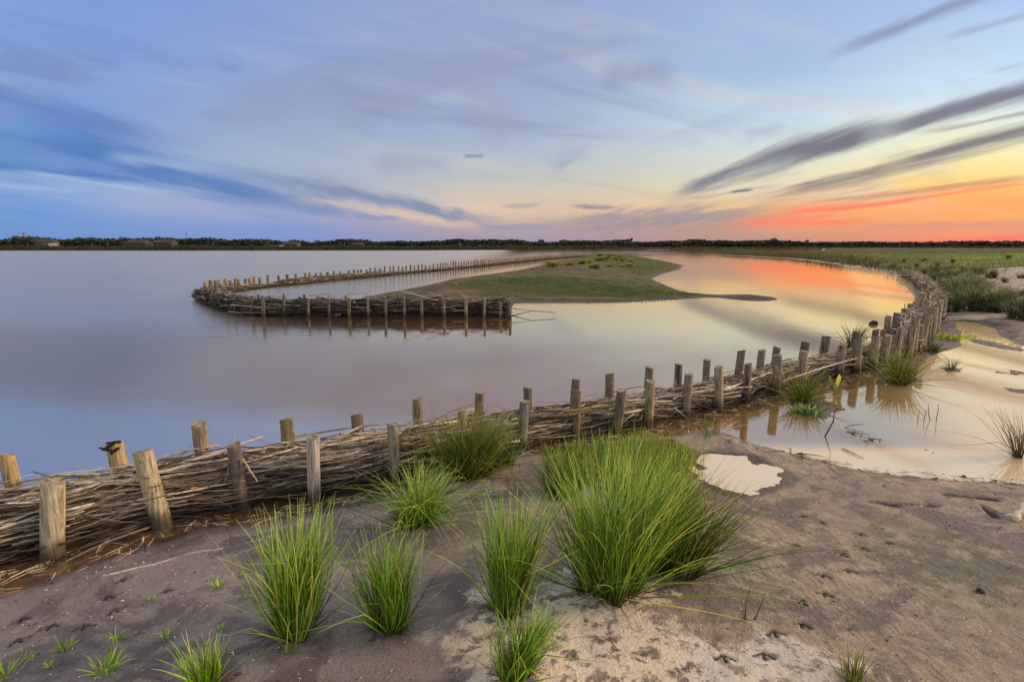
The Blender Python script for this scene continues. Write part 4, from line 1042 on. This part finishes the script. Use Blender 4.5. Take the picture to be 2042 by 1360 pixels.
# seedlings on the left sand
SEED = [(437, 1170, 1.3, 'crisp green seedling left of the tall left tuft'), (302, 1196, .9, 'small seedling alone in the middle of the left sand'), (257, 1228, .5, 'tiny seedling dot left of centre on the left sand'), (330, 1270, 1.1, 'seedling beside the dark crack in the left sand'),
        (281, 1278, .5, 'speck of a seedling between two larger ones on the left sand'), (125, 1296, 1.4, 'spiky seedling above the bottom left corner'), (60, 1312, .9, 'yellow-green seedling near the left edge'), (99, 1330, .9, 'yellow-green seedling lowest near the left corner'),
        (232, 1276, 1.3, 'curly green seedling at the head of the creeping runner'), (212, 1340, 2.2, 'large sprawling grass seedling at the bottom of the creeping runner'), (10, 1345, 1.8, 'grass seedling cut by the bottom left corner'), (300, 1232, .4, 'faint seedling right of the lone one'),
        (690, 1178, .8, 'seedling between the two left rush tufts'), (440, 1255, .8, 'seedling at the foot of the sparse bottom tuft'), (200, 1275, .4, 'faint seedling left of the creeping runner'), (575, 1300, 1.0, 'pale sprig below the tall left tuft')]
for (px, py, s_, lb) in SEED:
    p = ground(px, py); g = Geo(); k = .038 * s_
    leaf_geo(g, int(14 + 10 * s_), k, k * 1.4, k * .45, .0016 * (s_ ** .5), seg=5, droop=.7)
    leaf_geo(g, 8, k * 1.4, k * .9, k * .3, .0012, seg=5, droop=.5)
    o = g.build('seedling', M_GRASS); o.location = p; tag(o, lb, 'seedling', 'seedlings on the left sand')
# yellow-green broad-leaved herb
p = ground(1668, 785); g = Geo(); h = .17
for (dx_, dz_, w_, c_) in [(-.10, .19, .035, 0), (.0, .20, .045, .95), (.05, .15, .035, 0), (-.04, .10, .03, .3), (.03, .08, .03, .1)]:
    t = np.linspace(0, 1, 7); P_ = np.stack([dx_ * t, -.02 * t, dz_ * t], 1)[None]; W_ = (w_ * np.where(t < .45, .06, np.sin(np.clip((t - .4) / .6, 0, 1) * math.pi) ** .7 + .03))[None]
    V, F, A = ribbons(P_, W_ * .6, np.array([[1, .3, .1]]), val=np.array([c_])); g.add(V, F, 0, A)
o = g.build('broadleaf_herb', M_GRASS); o.location = (p[0], p[1], 0); tag(o, 'broad-leaved herb with one yellow leaf, beside the pool at the fence foot', 'plant')

# tufts beside the fence and in the pool
MIDT = [(1598, 800, 722, 66, 330, 'O', 'olive green rush tuft on a mud hump against the right half of the fence'), (1790, 764, 676, 64, 380, 'O', 'bushy olive rush tuft at the fence bend with its mirror image in the pool'),
        (1700, 692, 628, 42, 200, 'D', 'brown rush tuft standing in the orange lagoon behind the fence'), (1898, 738, 700, 30, 40, 'D', 'sparse dry tuft on a mud streak in the pool right of the bend'),
        (2048, 915, 790, 80, 90, 'D', 'dark straggly tuft mirrored in the pool at the right edge'), (1858, 700, 660, 24, 90, 'G', 'small green tuft at the landward foot of the fence bend')]
for (px, py, ty, hw, n, mk, lb) in MIDT:
    p = ground(px, py); h = at_y(px, ty, p[1])[2] - p[2]; g = tuft_geo(n, h, hw / FPX * p[1], .06, .0028 if p[1] > 5 else .002, seg=5, droop=.3, stray=.15)
    o = g.build('rush_tuft', [MT[mk], M_DRY]); o.location = (p[0], p[1], max(p[2], 0)); tag(o, lb, 'rush tuft')
p = ground(1612, 822); g = Geo(); leaf_geo(g, 60, .10, .16, .12, .008, droop=.5); o = g.build('water_herb', M_IRIS); o.location = p; tag(o, 'fresh green leafy herb spreading on the mud hump in the pool', 'plant')
p = ground(1880, 672); g = Geo(); leaf_geo(g, 420, .07, .1, .3, .006, droop=.6); o = g.build('moss_cushion', M_GRASS); o.location = p; o.scale = (1.6, 1, 1); tag(o, 'low yellow-green moss cushion on the mud beside the fence bend', 'moss', kind='stuff')

# grey-green rush belt on the right bank
proto = [tuft_geo(170, .55, .30, .12, .006, seg=4, droop=.3, stray=.1).build('rush_clump', [M_RUSH3, M_DRY]) for _ in range(3)]
for o in proto: o.hide_render = False
BELT = []
for (px, py, s_) in [(1895, 622, 1), (1915, 618, 1.2), (1940, 620, 1.3), (1965, 622, 1.2), (1985, 623, 1.1), (1905, 600, 1.2), (1930, 600, 1.3), (1955, 600, 1.4), (1980, 604, 1.2), (2000, 610, 1), (1888, 590, 1), (1915, 585, 1.2), (1940, 585, 1.2), (1962, 588, 1.1), (1880, 575, 1), (1900, 570, 1),
                      (1925, 570, 1.1), (1948, 572, 1), (1868, 560, 1), (1885, 556, 1), (2030, 636, 1.0), (2050, 640, 1.2), (2020, 612, .8), (1930, 557, .9), (1905, 552, .9), (1845, 549, .9), (1862, 545, 1), (1890, 541, 1), (1925, 542, .9), (1950, 548, 1.1), (1972, 556, 1.0), (1985, 557, .8), (2004, 563, .5), (2036, 557, .7), (2034, 590, .5), (1810, 541, .8), (1780, 534, .8), (1830, 534, .8), (1870, 532, .8), (1750, 528, .8), (1800, 526, .8), (1840, 522, .8), (1900, 524, .8), (1715, 524, .8), (1760, 518, .9), (2010, 520, 1)]:
    BELT.append((px, py, s_))
for i, (px, py, s_) in enumerate(BELT):
    o = proto[i] if i < 3 else proto[i % 3].copy()
    if i >= 3: link(o)
    p = ground(px, py); o.location = p; o.rotation_euler = (0, 0, RS.rand() * 6); o.scale = (s_ * .95, s_ * .95, s_ * RS.uniform(.8, 1.0))
    tag(o, 'grey-green rush clump among many on the right bank behind the fence bend', 'rush clump', 'rush clumps covering the right bank')
# shrubby tufts on the island
isl = tuft_geo(200, .34, .28, .18, .012, seg=4, droop=.35, stray=.1).build('rush_clump', [M_RUSH2, M_DRY])
for i, (px, py, s_) in enumerate([(1103, 533, 1.2), (1134, 530, .8), (1160, 527, .9), (1172, 526, .9), (1185, 536, 1.0), (1213, 532, .6), (1207, 519, 1.2), (1225, 520, 1.1), (1240, 532, .5), (1257, 532, .8), (1195, 524, 1), (1240, 521, 1), (1215, 513, 1.3), (1230, 515, 1.2), (1255, 523, .8), (1196, 513, 1.2)]):
    o = isl if i == 0 else isl.copy()
    if i: link(o)
    p = ground(px, py); o.location = p; o.rotation_euler = (0, 0, RS.rand() * 6); o.scale = (s_ * 1.3, s_ * 1.3, s_)
    tag(o, 'dark rush clump standing apart at the left end of the island crest' if i == 0 else 'dark olive rush clump among those on the island crest', 'rush clump', None if i == 0 else 'rush clumps on the island crest')

# meadow grass, island grass, marsh reeds
def in_poly(pts_px, n, wmin=0): return scatter(P2(pts_px), n)
field(np.concatenate([in_poly([(1700, 527), (1800, 540), (1900, 545), (2042, 540), (2300, 545), (2400, 515), (2042, 508), (1800, 508), (1600, 509), (1500, 507)], 9000)]), 4, (.06, .20), .011, M_RUSH2, 'meadow_grass', 'tall grass covering the meadow on the right', 'grass', kind='stuff', seg=3, rb=.2)
field(in_poly([(1900, 538), (2042, 538), (2400, 540), (2400, 512), (2042, 505), (1900, 515)], 5000), 4, (.05, .14), .012, M_RUSH, 'meadow_patch', 'brighter green grass of the meadow at the right edge', 'grass', kind='stuff', seg=3, rb=.25)
mp = in_poly([(1700, 526), (1780, 538), (1860, 556), (1950, 552), (2042, 545), (2400, 545), (2400, 510), (2042, 504), (1700, 506)], 9000); nzp = fbm(mp[:, 0], mp[:, 1], .22, 4, 91)
field(mp[nzp > .04], 5, (.15, .34), .010, M_RUSH3, 'meadow_scrub', 'darker grey-green scrub patches in the meadow', 'scrub', kind='stuff', seg=3, rb=.25)
field(mp[nzp < -.07][:1500], 4, (.10, .26), .008, M_DRY, 'meadow_straw', 'brownish dry stems between the green parts of the meadow', 'scrub', kind='stuff', seg=3, rb=.25)
ip = in_poly([(860, 590), (950, 560), (1080, 530), (1200, 508), (1290, 515), (1360, 530), (1300, 553), (1370, 590), (1200, 598), (1000, 597)], 5000); nzp = fbm(ip[:, 0], ip[:, 1], .45, 4, 92)
field(ip[nzp > .05], 5, (.02, .10), .008, M_RUSH3, 'island_scrub', 'patchy olive growth over the island', 'scrub', kind='stuff', seg=3, rb=.12)
field(in_poly([(1400, 505.3), (1440, 508.5), (1500, 511.5), (1560, 514.5), (1620, 520), (1680, 529), (1740, 538), (1785, 548), (1812, 560), (1830, 556), (1760, 530), (1640, 512), (1500, 505), (1405, 503)], 4200), 4, (.30, .62), .012, M_REEDY, 'marsh_reeds', 'dark reeds along the lagoon edge of the right bank', 'reeds', kind='stuff', seg=3, rb=.15, spread=.3)
field(in_poly([(870, 588), (940, 575), (1100, 571), (1235, 571), (1340, 579), (1390, 591), (1240, 597), (1050, 593), (950, 593)], 2600), 3, (.015, .05), .006, M_RUSH3, 'island_grass', 'short bright grass on the near side of the island', 'grass', kind='stuff', seg=3, rb=.06)
field(in_poly([(1150, 515), (1200, 508), (1290, 515), (1360, 530), (1300, 553), (1330, 578), (1200, 570), (1100, 560), (1080, 535)], 2200), 2, (.03, .09), .012, M_RUSH2, 'island_turf', 'dull thin grass over the island top', 'grass', kind='stuff', seg=3, rb=.1)

# ------------------------------------------------------------------ sticks and debris in the pool
STK = [((1690, 855), (1745, 880), .18, 'dead twig cluster floating in the pool'), ((1680, 895), (1722, 915), 0, 'thin pale stick floating near the sand edge'), ((1845, 897), (1862, 904), 0, 'short pale stick adrift in the middle of the pool'),
       ((1645, 870), (1665, 815), .1, 'slim rod standing in the pool by the herb'), ((1830, 838), (1858, 835), .08, 'dark bent stalks poking out of the still pool'), ((1545, 905), (1620, 912), 0, 'line of washed-up straw at the pool edge'), ((1985, 742), (2030, 748), .0, 'dark stick lying on the mud streak at right')]
for i, (a, b_, up, lb) in enumerate(STK):
    p = at(*a); r = at(*b_); g = Geo()
    nst = 10 if i in (0, 5) else 4 if i == 4 else 1
    for j in range(nst):
        if i == 3: A_ = p; B_ = at_y(b_[0], b_[1], p[1])
        elif i == 4: A_ = p + np.array([j * .05, 0, 0]); B_ = A_ + np.array([RS.uniform(-.03, .04), 0, RS.uniform(.06, .14)])
        elif nst > 1: f = RS.rand(); A_ = p + (r - p) * f + np.append(RS.randn(2) * .04, .004); B_ = A_ + np.append(RS.randn(2) * .06 + (r - p)[:2] * .25, RS.uniform(0, .03))
        else: A_, B_ = p + np.array([0, 0, .004]), r + np.array([0, 0, .006])
        V, F, A2 = tubes(np.array([[A_, (A_ + B_) / 2 + RS.randn(3) * .008, B_]]), np.array([[.004, .0035, .002]]) * (1.4 if nst == 1 else .8), 5); g.add(V, F, 0, A2)
    o = g.build('twig' if nst == 1 else 'twig_litter', M_PALEBIT if i in (1, 2) else M_DARKTWIG, origin=p); tag(o, lb, 'twig' if nst == 1 else 'twigs')
p = ground(2030, 1035)
branch(None, [p + (-.03, -.02, .012), p + (.03, .02, .035), p + (.16, .1, .07)], .016, .02, M_PALEBIT, name='driftwood', origin=p, knobs=3)
tag(COL.objects[-1], 'pale driftwood piece lying on the sand at the right edge', 'driftwood')
# lump of mud behind the lagoon tuft
def blob(name, loc, r, mat, sc=(1, 1, 1), seed=1):
    g = Geo(); nu, nv = 18, 12; V = []
    for i in range(nv + 1):
        for j in range(nu):
            th = math.pi * i / nv; ph = 2 * math.pi * j / nu; d = np.array([math.sin(th) * math.cos(ph), math.sin(th) * math.sin(ph), math.cos(th)])
            k = 1 + .35 * (vnoise(np.array([d[0] * 2 + 5 + d[2]]), np.array([d[1] * 2 + 5]), seed)[0] - .5) + .15 * (vnoise(np.array([d[0] * 6 + 9 + d[2] * 3]), np.array([d[1] * 6 + 5]), seed)[0] - .5)
            V.append(d * r * k * np.array(sc))
    F = [(i * nu + j, i * nu + (j + 1) % nu, (i + 1) * nu + (j + 1) % nu, (i + 1) * nu + j) for i in range(nv) for j in range(nu)]
    g.add(V, [f[::-1] for f in F]); o = g.build(name, mat); o.location = loc; return o
p = at(1742, 647); o = blob('mud_clod', (p[0], p[1], .02), .06, M_DARKTWIG, (1.3, .8, .8)); tag(o, 'dark rounded clod standing in the lagoon right of the brown tuft', 'clod')
for (px, py, r_, lb) in [(1922, 950, .013, 'small dark pebble at the sand edge of the pool'), (1956, 1180, .016, 'small stone lying on the green-stained sand'), (1985, 958, .008, 'tiny pebble at the water edge towards the right')]:
    p = ground(px, py); o = blob('pebble', p, r_, M_DARKTWIG, (1, 1, .7), int(px)); tag(o, lb, 'pebble')

# litter washed against the brushwood, grit and shell bits on the sand
def litter(pts, lr, rr, mat, name, label, zoff=.004):
    n = len(pts); zz = np.maximum(H(pts[:, 0], pts[:, 1]), 0); a = RS.rand(n) * 6.283; L = RS.uniform(*lr, n); t = np.linspace(-.5, .5, 4)[None, :]
    bend = RS.randn(n)[:, None] * .25
    P = np.stack([pts[:, :1] + (np.cos(a)[:, None] * t - np.sin(a)[:, None] * bend * t ** 2) * L[:, None], pts[:, 1:] + (np.sin(a)[:, None] * t + np.cos(a)[:, None] * bend * t ** 2) * L[:, None],
                  zz[:, None] + zoff + RS.rand(n)[:, None] * .004 + t * L[:, None] * RS.randn(n)[:, None] * .08], -1)
    V, F, A = tubes(P, RS.uniform(*rr, n)[:, None] * np.array([[.7, 1, .9, .4]]), 4); g = Geo().add(V, F, 0, A)
    c = pts.mean(0); o = g.build(name, mat, origin=(c[0], c[1], 0)); tag(o, label, 'litter', kind='stuff'); return o
pp, qq = resample(front_s, .02); k = (qq < 9.0); pp = pp[k]
_, nn_ = normals(pp)
ii = RS.randint(0, len(pp), 1500); lp_ = pp[ii] - nn_[ii] * (.02 + np.abs(RS.randn(1500)) * .09)[:, None]
litter(lp_, (.015, .09), (.0008, .0022), M_DARKTWIG, 'plant_litter', 'dark bits of bark and rotted stems washed along the foot of the brushwood')
ii = RS.randint(0, len(pp), 420); lp_ = pp[ii] - nn_[ii] * (.02 + np.abs(RS.randn(420)) * .12)[:, None]
litter(lp_, (.03, .16), (.0008, .0020), M_PALEBIT, 'straw_litter', 'pale straw scattered on the mud in front of the brushwood')
sandpoly = P2([(-100, 1230), (300, 1110), (700, 1020), (900, 960), (1400, 1000), (1700, 960), (2100, 985), (2300, 1500), (-300, 1500)])
litter(scatter(sandpoly, 1300), (.003, .012), (.0008, .0024), M_PALEBIT, 'shell_grit', 'pale shell grit sprinkled over the sand', .002)
litter(scatter(sandpoly, 900), (.003, .014), (.0006, .0022), M_DARKTWIG, 'mud_crumbs', 'dark crumbs of mud and stem scattered over the sand', .002)
pe = P2([(1440, 888), (1530, 900), (1620, 920), (1800, 950), (2042, 968)]); pe, _ = resample(np.array(pe), .02); ii = RS.randint(0, len(pe), 160)
litter(pe[ii] + RS.randn(160, 2) * .05, (.02, .10), (.0008, .0018), M_DARKTWIG, 'strand_litter', 'dark stems stranded along the edge of the pool', .006)

# ------------------------------------------------------------------ far shore
def crown_geo(r, h, n, leaf, seed_pts=7):
    g = Geo(); c = []
    for _ in range(seed_pts):
        c.append((RS.uniform(-.55, .55) * r, RS.uniform(-.4, .4) * r, h * RS.uniform(.35, .8), r * RS.uniform(.35, .6)))
    k = RS.randint(0, seed_pts, n); c = np.array(c)
    d = RS.randn(n, 3); d /= np.linalg.norm(d, axis=1, keepdims=True); rr = c[k, 3] * RS.uniform(.55, 1.05, n)
    P = c[k, :3] + d * rr[:, None] * np.array([1, 1, .85]); P[:, 2] = np.clip(P[:, 2], h * .12, None)
    a = RS.randn(n, 3); a /= np.linalg.norm(a, axis=1, keepdims=True); b = np.cross(a, RS.randn(n, 3)); b /= np.linalg.norm(b, axis=1, keepdims=True)
    s_ = leaf * RS.uniform(.5, 1.2, n)[:, None]
    V = np.stack([P - a * s_, P + b * s_ * .7, P + a * s_, P - b * s_ * .7], 1).reshape(-1, 3)
    return g.add(V, np.arange(n * 4).reshape(-1, 4))
def make_tree(h, r, mat, n=420):
    root = empty('tree'); crown_geo(r, h, n, r * .14, 8).build('crown', mat, root)
    P_ = np.array([[(0, 0, -.5), (.05, 0, h * .3), (0, 0, h * .62)], [(0, 0, h * .3), (r * .2, 0, h * .5), (r * .4, .1, h * .7)], [(0, 0, h * .32), (-r * .2, 0, h * .5), (-r * .35, 0, h * .72)]])
    V, F, A = tubes(P_, np.array([[.22, .18, .08], [.1, .07, .04], [.1, .07, .04]]) * h / 8, 6); Geo().add(V, F, 0, A).build('trunk', M_TRUNK, root)
    return root
def copy_tree(o):
    c = o.copy(); link(c)
    for ch in list(o.children):
        d = ch.copy(); link(d); d.parent = c
    return c
protos = [make_tree(8, 3.6, M_LEAF), make_tree(8, 3.0, M_LEAF2), make_tree(8, 4.2, M_LEAF)]
TREES = []
for (px, ty, s_, D) in [(10, 476, 1, 520), (35, 478, 1, 520), (22, 479, .9, 560), (60, 477, .9, 540), (110, 478, 1, 540), (125, 479, .9, 540), (157, 475, 1.1, 500), (142, 478, .9, 520), (190, 477, 1, 520), (205, 478, 1, 520), (243, 473, 1, 480), (232, 477, .9, 500), (262, 477, .8, 500), (345, 476, 1.1, 480), (335, 478, .8, 480),
        (370, 479, 1, 520), (395, 479, 1, 520), (435, 477, 1.1, 520), (450, 479, 1, 520), (475, 479, 1, 520), (495, 480, 1, 520), (550, 482, 1, 540), (580, 481, .9, 540), (635, 479, 1.1, 520), (655, 480, 1, 520), (700, 482, 1, 540), (735, 480, .9, 520), (760, 483, .9, 540), (795, 480, 1, 520), (835, 482, .9, 540), (865, 481, .9, 540),
        (905, 477, 1.1, 520), (925, 480, 1, 520), (950, 481, .9, 540), (980, 482, .9, 540), (1005, 480, 1, 520), (1030, 482, .9, 540), (1205, 482, 1, 420), (1330, 483, 1, 330), (1405, 483, .9, 330), (1440, 481, 1.1, 330), (1464, 480, 1, 330), (1486, 483, .9, 330), (1545, 475, 1.2, 320), (1534, 480, 1, 320), (1575, 478, 1.0, 320), (1610, 477, .7, 320), (1595, 481, .9, 320), (1500, 482, .9, 330),
        (1680, 483, .9, 420), (1740, 483, .9, 420), (1830, 482, .9, 430), (1855, 481, 1, 430), (1895, 480, 1, 430), (1950, 481, 1, 430), (1990, 482, .9, 430), (2020, 481, 1, 430)]:
    TREES.append((px, ty, s_, D))
for i, (px, ty, s_, D) in enumerate(TREES):
    k = RS.randint(0, 3); o = protos[i] if i < 3 else copy_tree(protos[k])
    t = at_y(px, ty, D); hh = t[2] / 8; o.location = (t[0], D, .3); o.scale = (hh * s_ * 1.25, hh * s_, hh * 1.06); o.rotation_euler = (0, 0, RS.rand() * 6)
    side = 'left' if px < 680 else 'middle' if px < 1250 else 'right'
    lb = {'left': 'dark broadleaf tree rising above the wood on the left stretch of the far shore', 'middle': 'dark broadleaf tree rising above the wood on the middle stretch of the far shore', 'right': 'dusky broadleaf tree rising above the wood on the right stretch of the far shore'}[side]
    if px == 1545: lb = 'tallest round-crowned tree on the right stretch of the far shore'
    if px == 243: lb = 'tallest tree on the left far shore, beside the long brick row'
    tag(o, lb, 'tree', None if px in (1545, 243) else 'trees above the wood on the %s far shore' % side)
def wood(name, x0p, x1p, D, topf, n, leaf, mat, label, depth=25):
    px = RS.uniform(x0p, x1p, n); d = D + RS.rand(n) * depth
    x = (px - 1021) / FPX * d * .985
    top = np.array([topf(q) for q in px]); top = CAM_H + (490 - top) / FPX * d * 1.0
    top *= (.45 + .65 * vnoise(x * .035, x * 0 + 3, 5) + .40 * vnoise(x * .13, x * 0 + 7, 6))
    z = .2 + (top - .2) * RS.rand(n) ** .6
    P = np.stack([x, d, z], 1)
    a = RS.randn(n, 3); a /= np.linalg.norm(a, axis=1, keepdims=True); b = np.cross(a, RS.randn(n, 3)); b /= np.linalg.norm(b, axis=1, keepdims=True)
    s_ = leaf * RS.uniform(.5, 1.3, n)[:, None]
    V = np.stack([P - a * s_, P + b * s_ * .7, P + a * s_, P - b * s_ * .7], 1).reshape(-1, 3)
    o = Geo().add(V, np.arange(n * 4).reshape(-1, 4)).build(name, mat, origin=(0, D, 0)); tag(o, label, 'wood', kind='stuff'); return o
wood('distant_wood', -700, 1260, 500, lambda q: 481 - (2 if q < 560 else 0), 26000, 1.3, M_LEAF, 'continuous dark wood along the left and middle far shore')
wood('distant_wood', 1180, 1700, 330, lambda q: 483.2, 18000, .8, M_LEAF2, 'dusky wood behind the lagoon on the right far shore', 18)
wood('distant_wood', 1620, 2800, 420, lambda q: 483.5, 14000, 1.1, M_LEAF2, 'low dusky wood on the horizon beyond the meadow', 20)
def reedbelt(name, pxs, pys, n, hgt, wd, label, depth):
    px = RS.uniform(pxs[0], pxs[-1], n); py = np.interp(px, pxs, pys)
    y0 = np.array([at(a, b)[1] for a, b in zip(px, py)]); y = y0 + RS.rand(n) ** 1.5 * depth + .5; x = (px - 1021) / FPX * y * .985
    h = RS.uniform(.5, 1, n) * hgt * (.7 + .6 * vnoise(x * .1, y * .1, 4)); t = np.linspace(0, 1, 3)[None]
    P = np.stack([x[:, None] + RS.randn(n, 1) * .25 * t, y[:, None] + 0 * t, .05 + h[:, None] * t], -1); W = wd * (1 - .8 * t) * np.ones((n, 1))
    V, F, A = ribbons(P, W, np.stack([np.ones(n), RS.randn(n) * .5, np.zeros(n)], 1)); o = Geo().add(V, F, 0, A).build(name, M_REED, origin=(0, 160, 0)); tag(o, label, 'reeds', kind='stuff')
reedbelt('reed_belt', [-900, 0, 500, 800, 1000, 1100, 1230], [500, 500, 500, 499.6, 498.8, 498, 497.2], 30000, 1.5, .10, 'brown reed belt along the waterline of the left far bank', 22)
reedbelt('reed_belt', [1230, 1400, 1640, 2400], [495.6, 495.2, 495.4, 496], 9000, 1.1, .16, 'thin reed belt along the waterline of the right far bank', 10)

# buildings
M_BRICK = mat_simple("far brick wall", (.06, .045, .04), (.08, .06, .052), .5); M_ROOF = mat_simple("far roof tile", (.035, .033, .035), (.06, .05, .05), .5)
M_PALE = mat_simple("pale render", (.17, .16, .16), (.22, .21, .20), .3); M_GLASS = mat_simple("far window", (.03, .035, .045), (.05, .055, .065), 1, .2)
M_STONE = mat_simple("buff wall", (.08, .065, .05), (.10, .08, .065), .3); M_STEEL = mat_simple("crane steel", (.30, .16, .08), (.34, .2, .1), 1)
def box(g, x0, x1, y0, y1, z0, z1, mi=0):
    V = [(x0, y0, z0), (x1, y0, z0), (x1, y1, z0), (x0, y1, z0), (x0, y0, z1), (x1, y0, z1), (x1, y1, z1), (x0, y1, z1)]
    return g.add(V, [(0, 3, 2, 1), (4, 5, 6, 7), (0, 1, 5, 4), (1, 2, 6, 5), (2, 3, 7, 6), (3, 0, 4, 7)], mi)
def house(px0, px1, topy, D, wall, label, cat='house', nwin=4, floors=2, flat=False, name='house'):
    x0 = at_y(px0, 490, D)[0]; x1 = at_y(px1, 490, D)[0]; zt = at_y(px0, topy, D)[2]; W_ = x1 - x0
    root = empty(name, ((x0 + x1) / 2, D, 0)); tag(root, label, cat)
    wt = zt if flat else zt * .62
    box(Geo(), x0, x1, D, D + 9, -.3, wt).build('wall', wall, root, origin=((x0 + x1) / 2, D, 0), smooth=False)
    g = Geo()
    if flat: box(g, x0 - .2, x1 + .2, D - .2, D + 9.2, wt + .003, wt + .4)
    else:
        V = [(x0 - .4, D - .5, wt + .003), (x1 + .4, D - .5, wt + .003), (x1 + .4, D + 9.5, wt + .003), (x0 - .4, D + 9.5, wt + .003), (x0 + .6, D + 4.5, zt), (x1 - .6, D + 4.5, zt)]
        g.add(V, [(0, 1, 5, 4), (2, 3, 4, 5), (0, 3, 2, 1)]); g.add(V, [(1, 2, 5), (3, 0, 4)])
    g.build('roof', M_ROOF, root, origin=((x0 + x1) / 2, D, 0), smooth=False)
    for f in range(floors):
        for i in range(nwin):
            cx = x0 + W_ * (i + .5) / nwin; ww = min(1.2, W_ / nwin * .3); zc_ = wt * (f + .55) / floors; hh = wt / floors * .25
            box(Geo(), cx - ww, cx + ww, D - .06, D + .1, zc_ - hh, zc_ + hh).build('window', M_GLASS, root, origin=(cx, D, zc_), smooth=False)
    return root
house(70, 102, 477, 470, M_STONE, 'buff block with a dark roof between trees at the far left shore', nwin=5)
house(250, 288, 478.5, 450, M_BRICK, 'left brick house row on the far shore beside the tallest left tree', nwin=8)
house(304, 342, 478.5, 450, M_BRICK, 'right brick house row on the far shore, after the white gable', nwin=8)
house(289, 303, 482, 448, M_PALE, 'small white gabled house between the two brick rows', nwin=2, floors=1)
house(84, 97, 485, 440, M_PALE, 'low white building before the buff block at far left', nwin=3, floors=1, flat=True)
house(562, 592, 483, 470, M_STONE, 'buff terrace among trees left of the middle far shore', nwin=6)
house(526, 556, 489, 380, M_PALE, 'long low pale shed just above the reeds', nwin=4, floors=1, flat=True, name='shed')
house(700, 722, 484, 480, M_BRICK, 'dim brick terrace among trees towards the middle of the far shore', nwin=5)
house(1074, 1085, 479, 700, M_ROOF, 'dark square tower block standing above the wood near the middle', 'tower block', nwin=3, floors=5, flat=True, name='tower_block')
house(1020, 1042, 483, 600, M_ROOF, 'dark low block left of the square tower', 'building', nwin=4, floors=2, flat=True, name='building')
# crane
D = 640; c = at_y(48, 465, D); root = empty('tower_crane', (c[0], D, 0)); tag(root, 'rust-coloured tower crane above the trees at far left', 'crane')
g = Geo()
for sx in (-.7, .7):
    for sy in (-.7, .7): box(g, c[0] + sx - .16, c[0] + sx + .16, D + sy - .16, D + sy + .16, 0, c[2] + 1)
for i in range(12):
    z = i * c[2] / 12; V, F, A = tubes(np.array([[(c[0] - .7, D - .7, z), (c[0] + .7, D - .7, z + c[2] / 12)]]), np.full((1, 2), .12), 4); g.add(V, F, 0, A)
g.build('mast', M_STEEL, root, origin=(c[0], D, 0), smooth=False)
g = Geo(); zj = at_y(48, 467.5, D)[2]; xl = at_y(39, 490, D)[0]; xr = at_y(60, 490, D)[0]
box(g, xl, xr, D - .5, D - .2, zj, zj + .35); box(g, xl, xr, D + .2, D + .5, zj, zj + .35); box(g, xl + 2, xr - 3, D - .15, D + .15, zj + 1.1, zj + 1.35)
g.build('jib', M_STEEL, root, origin=(c[0], D, zj), smooth=False)
box(Geo(), c[0] - .9, c[0] + .9, D - 1.1, D - .75, zj - 2, zj - .3).build('cab', M_STEEL, root, origin=(c[0], D, zj), smooth=False)
# radio mast
c = at_y(371, 462, 620); g = Geo()
V, F, A = tubes(np.array([[(c[0], 620, 0), (c[0], 620, c[2] / 2), (c[0], 620, c[2])]]), np.array([[.3, .22, .12]]), 6); g.add(V, F, 0, A)
for k in range(4): V, F, A = tubes(np.array([[(c[0] - .9, 620, c[2] * (.8 + .05 * k)), (c[0] + .9, 620, c[2] * (.8 + .05 * k))]]), np.full((1, 2), .1), 4); g.add(V, F, 0, A)
tag(g.build('radio_mast', M_TRUNK, origin=(c[0], 620, 0)), 'thin radio mast above the far shore right of the brick rows', 'mast')
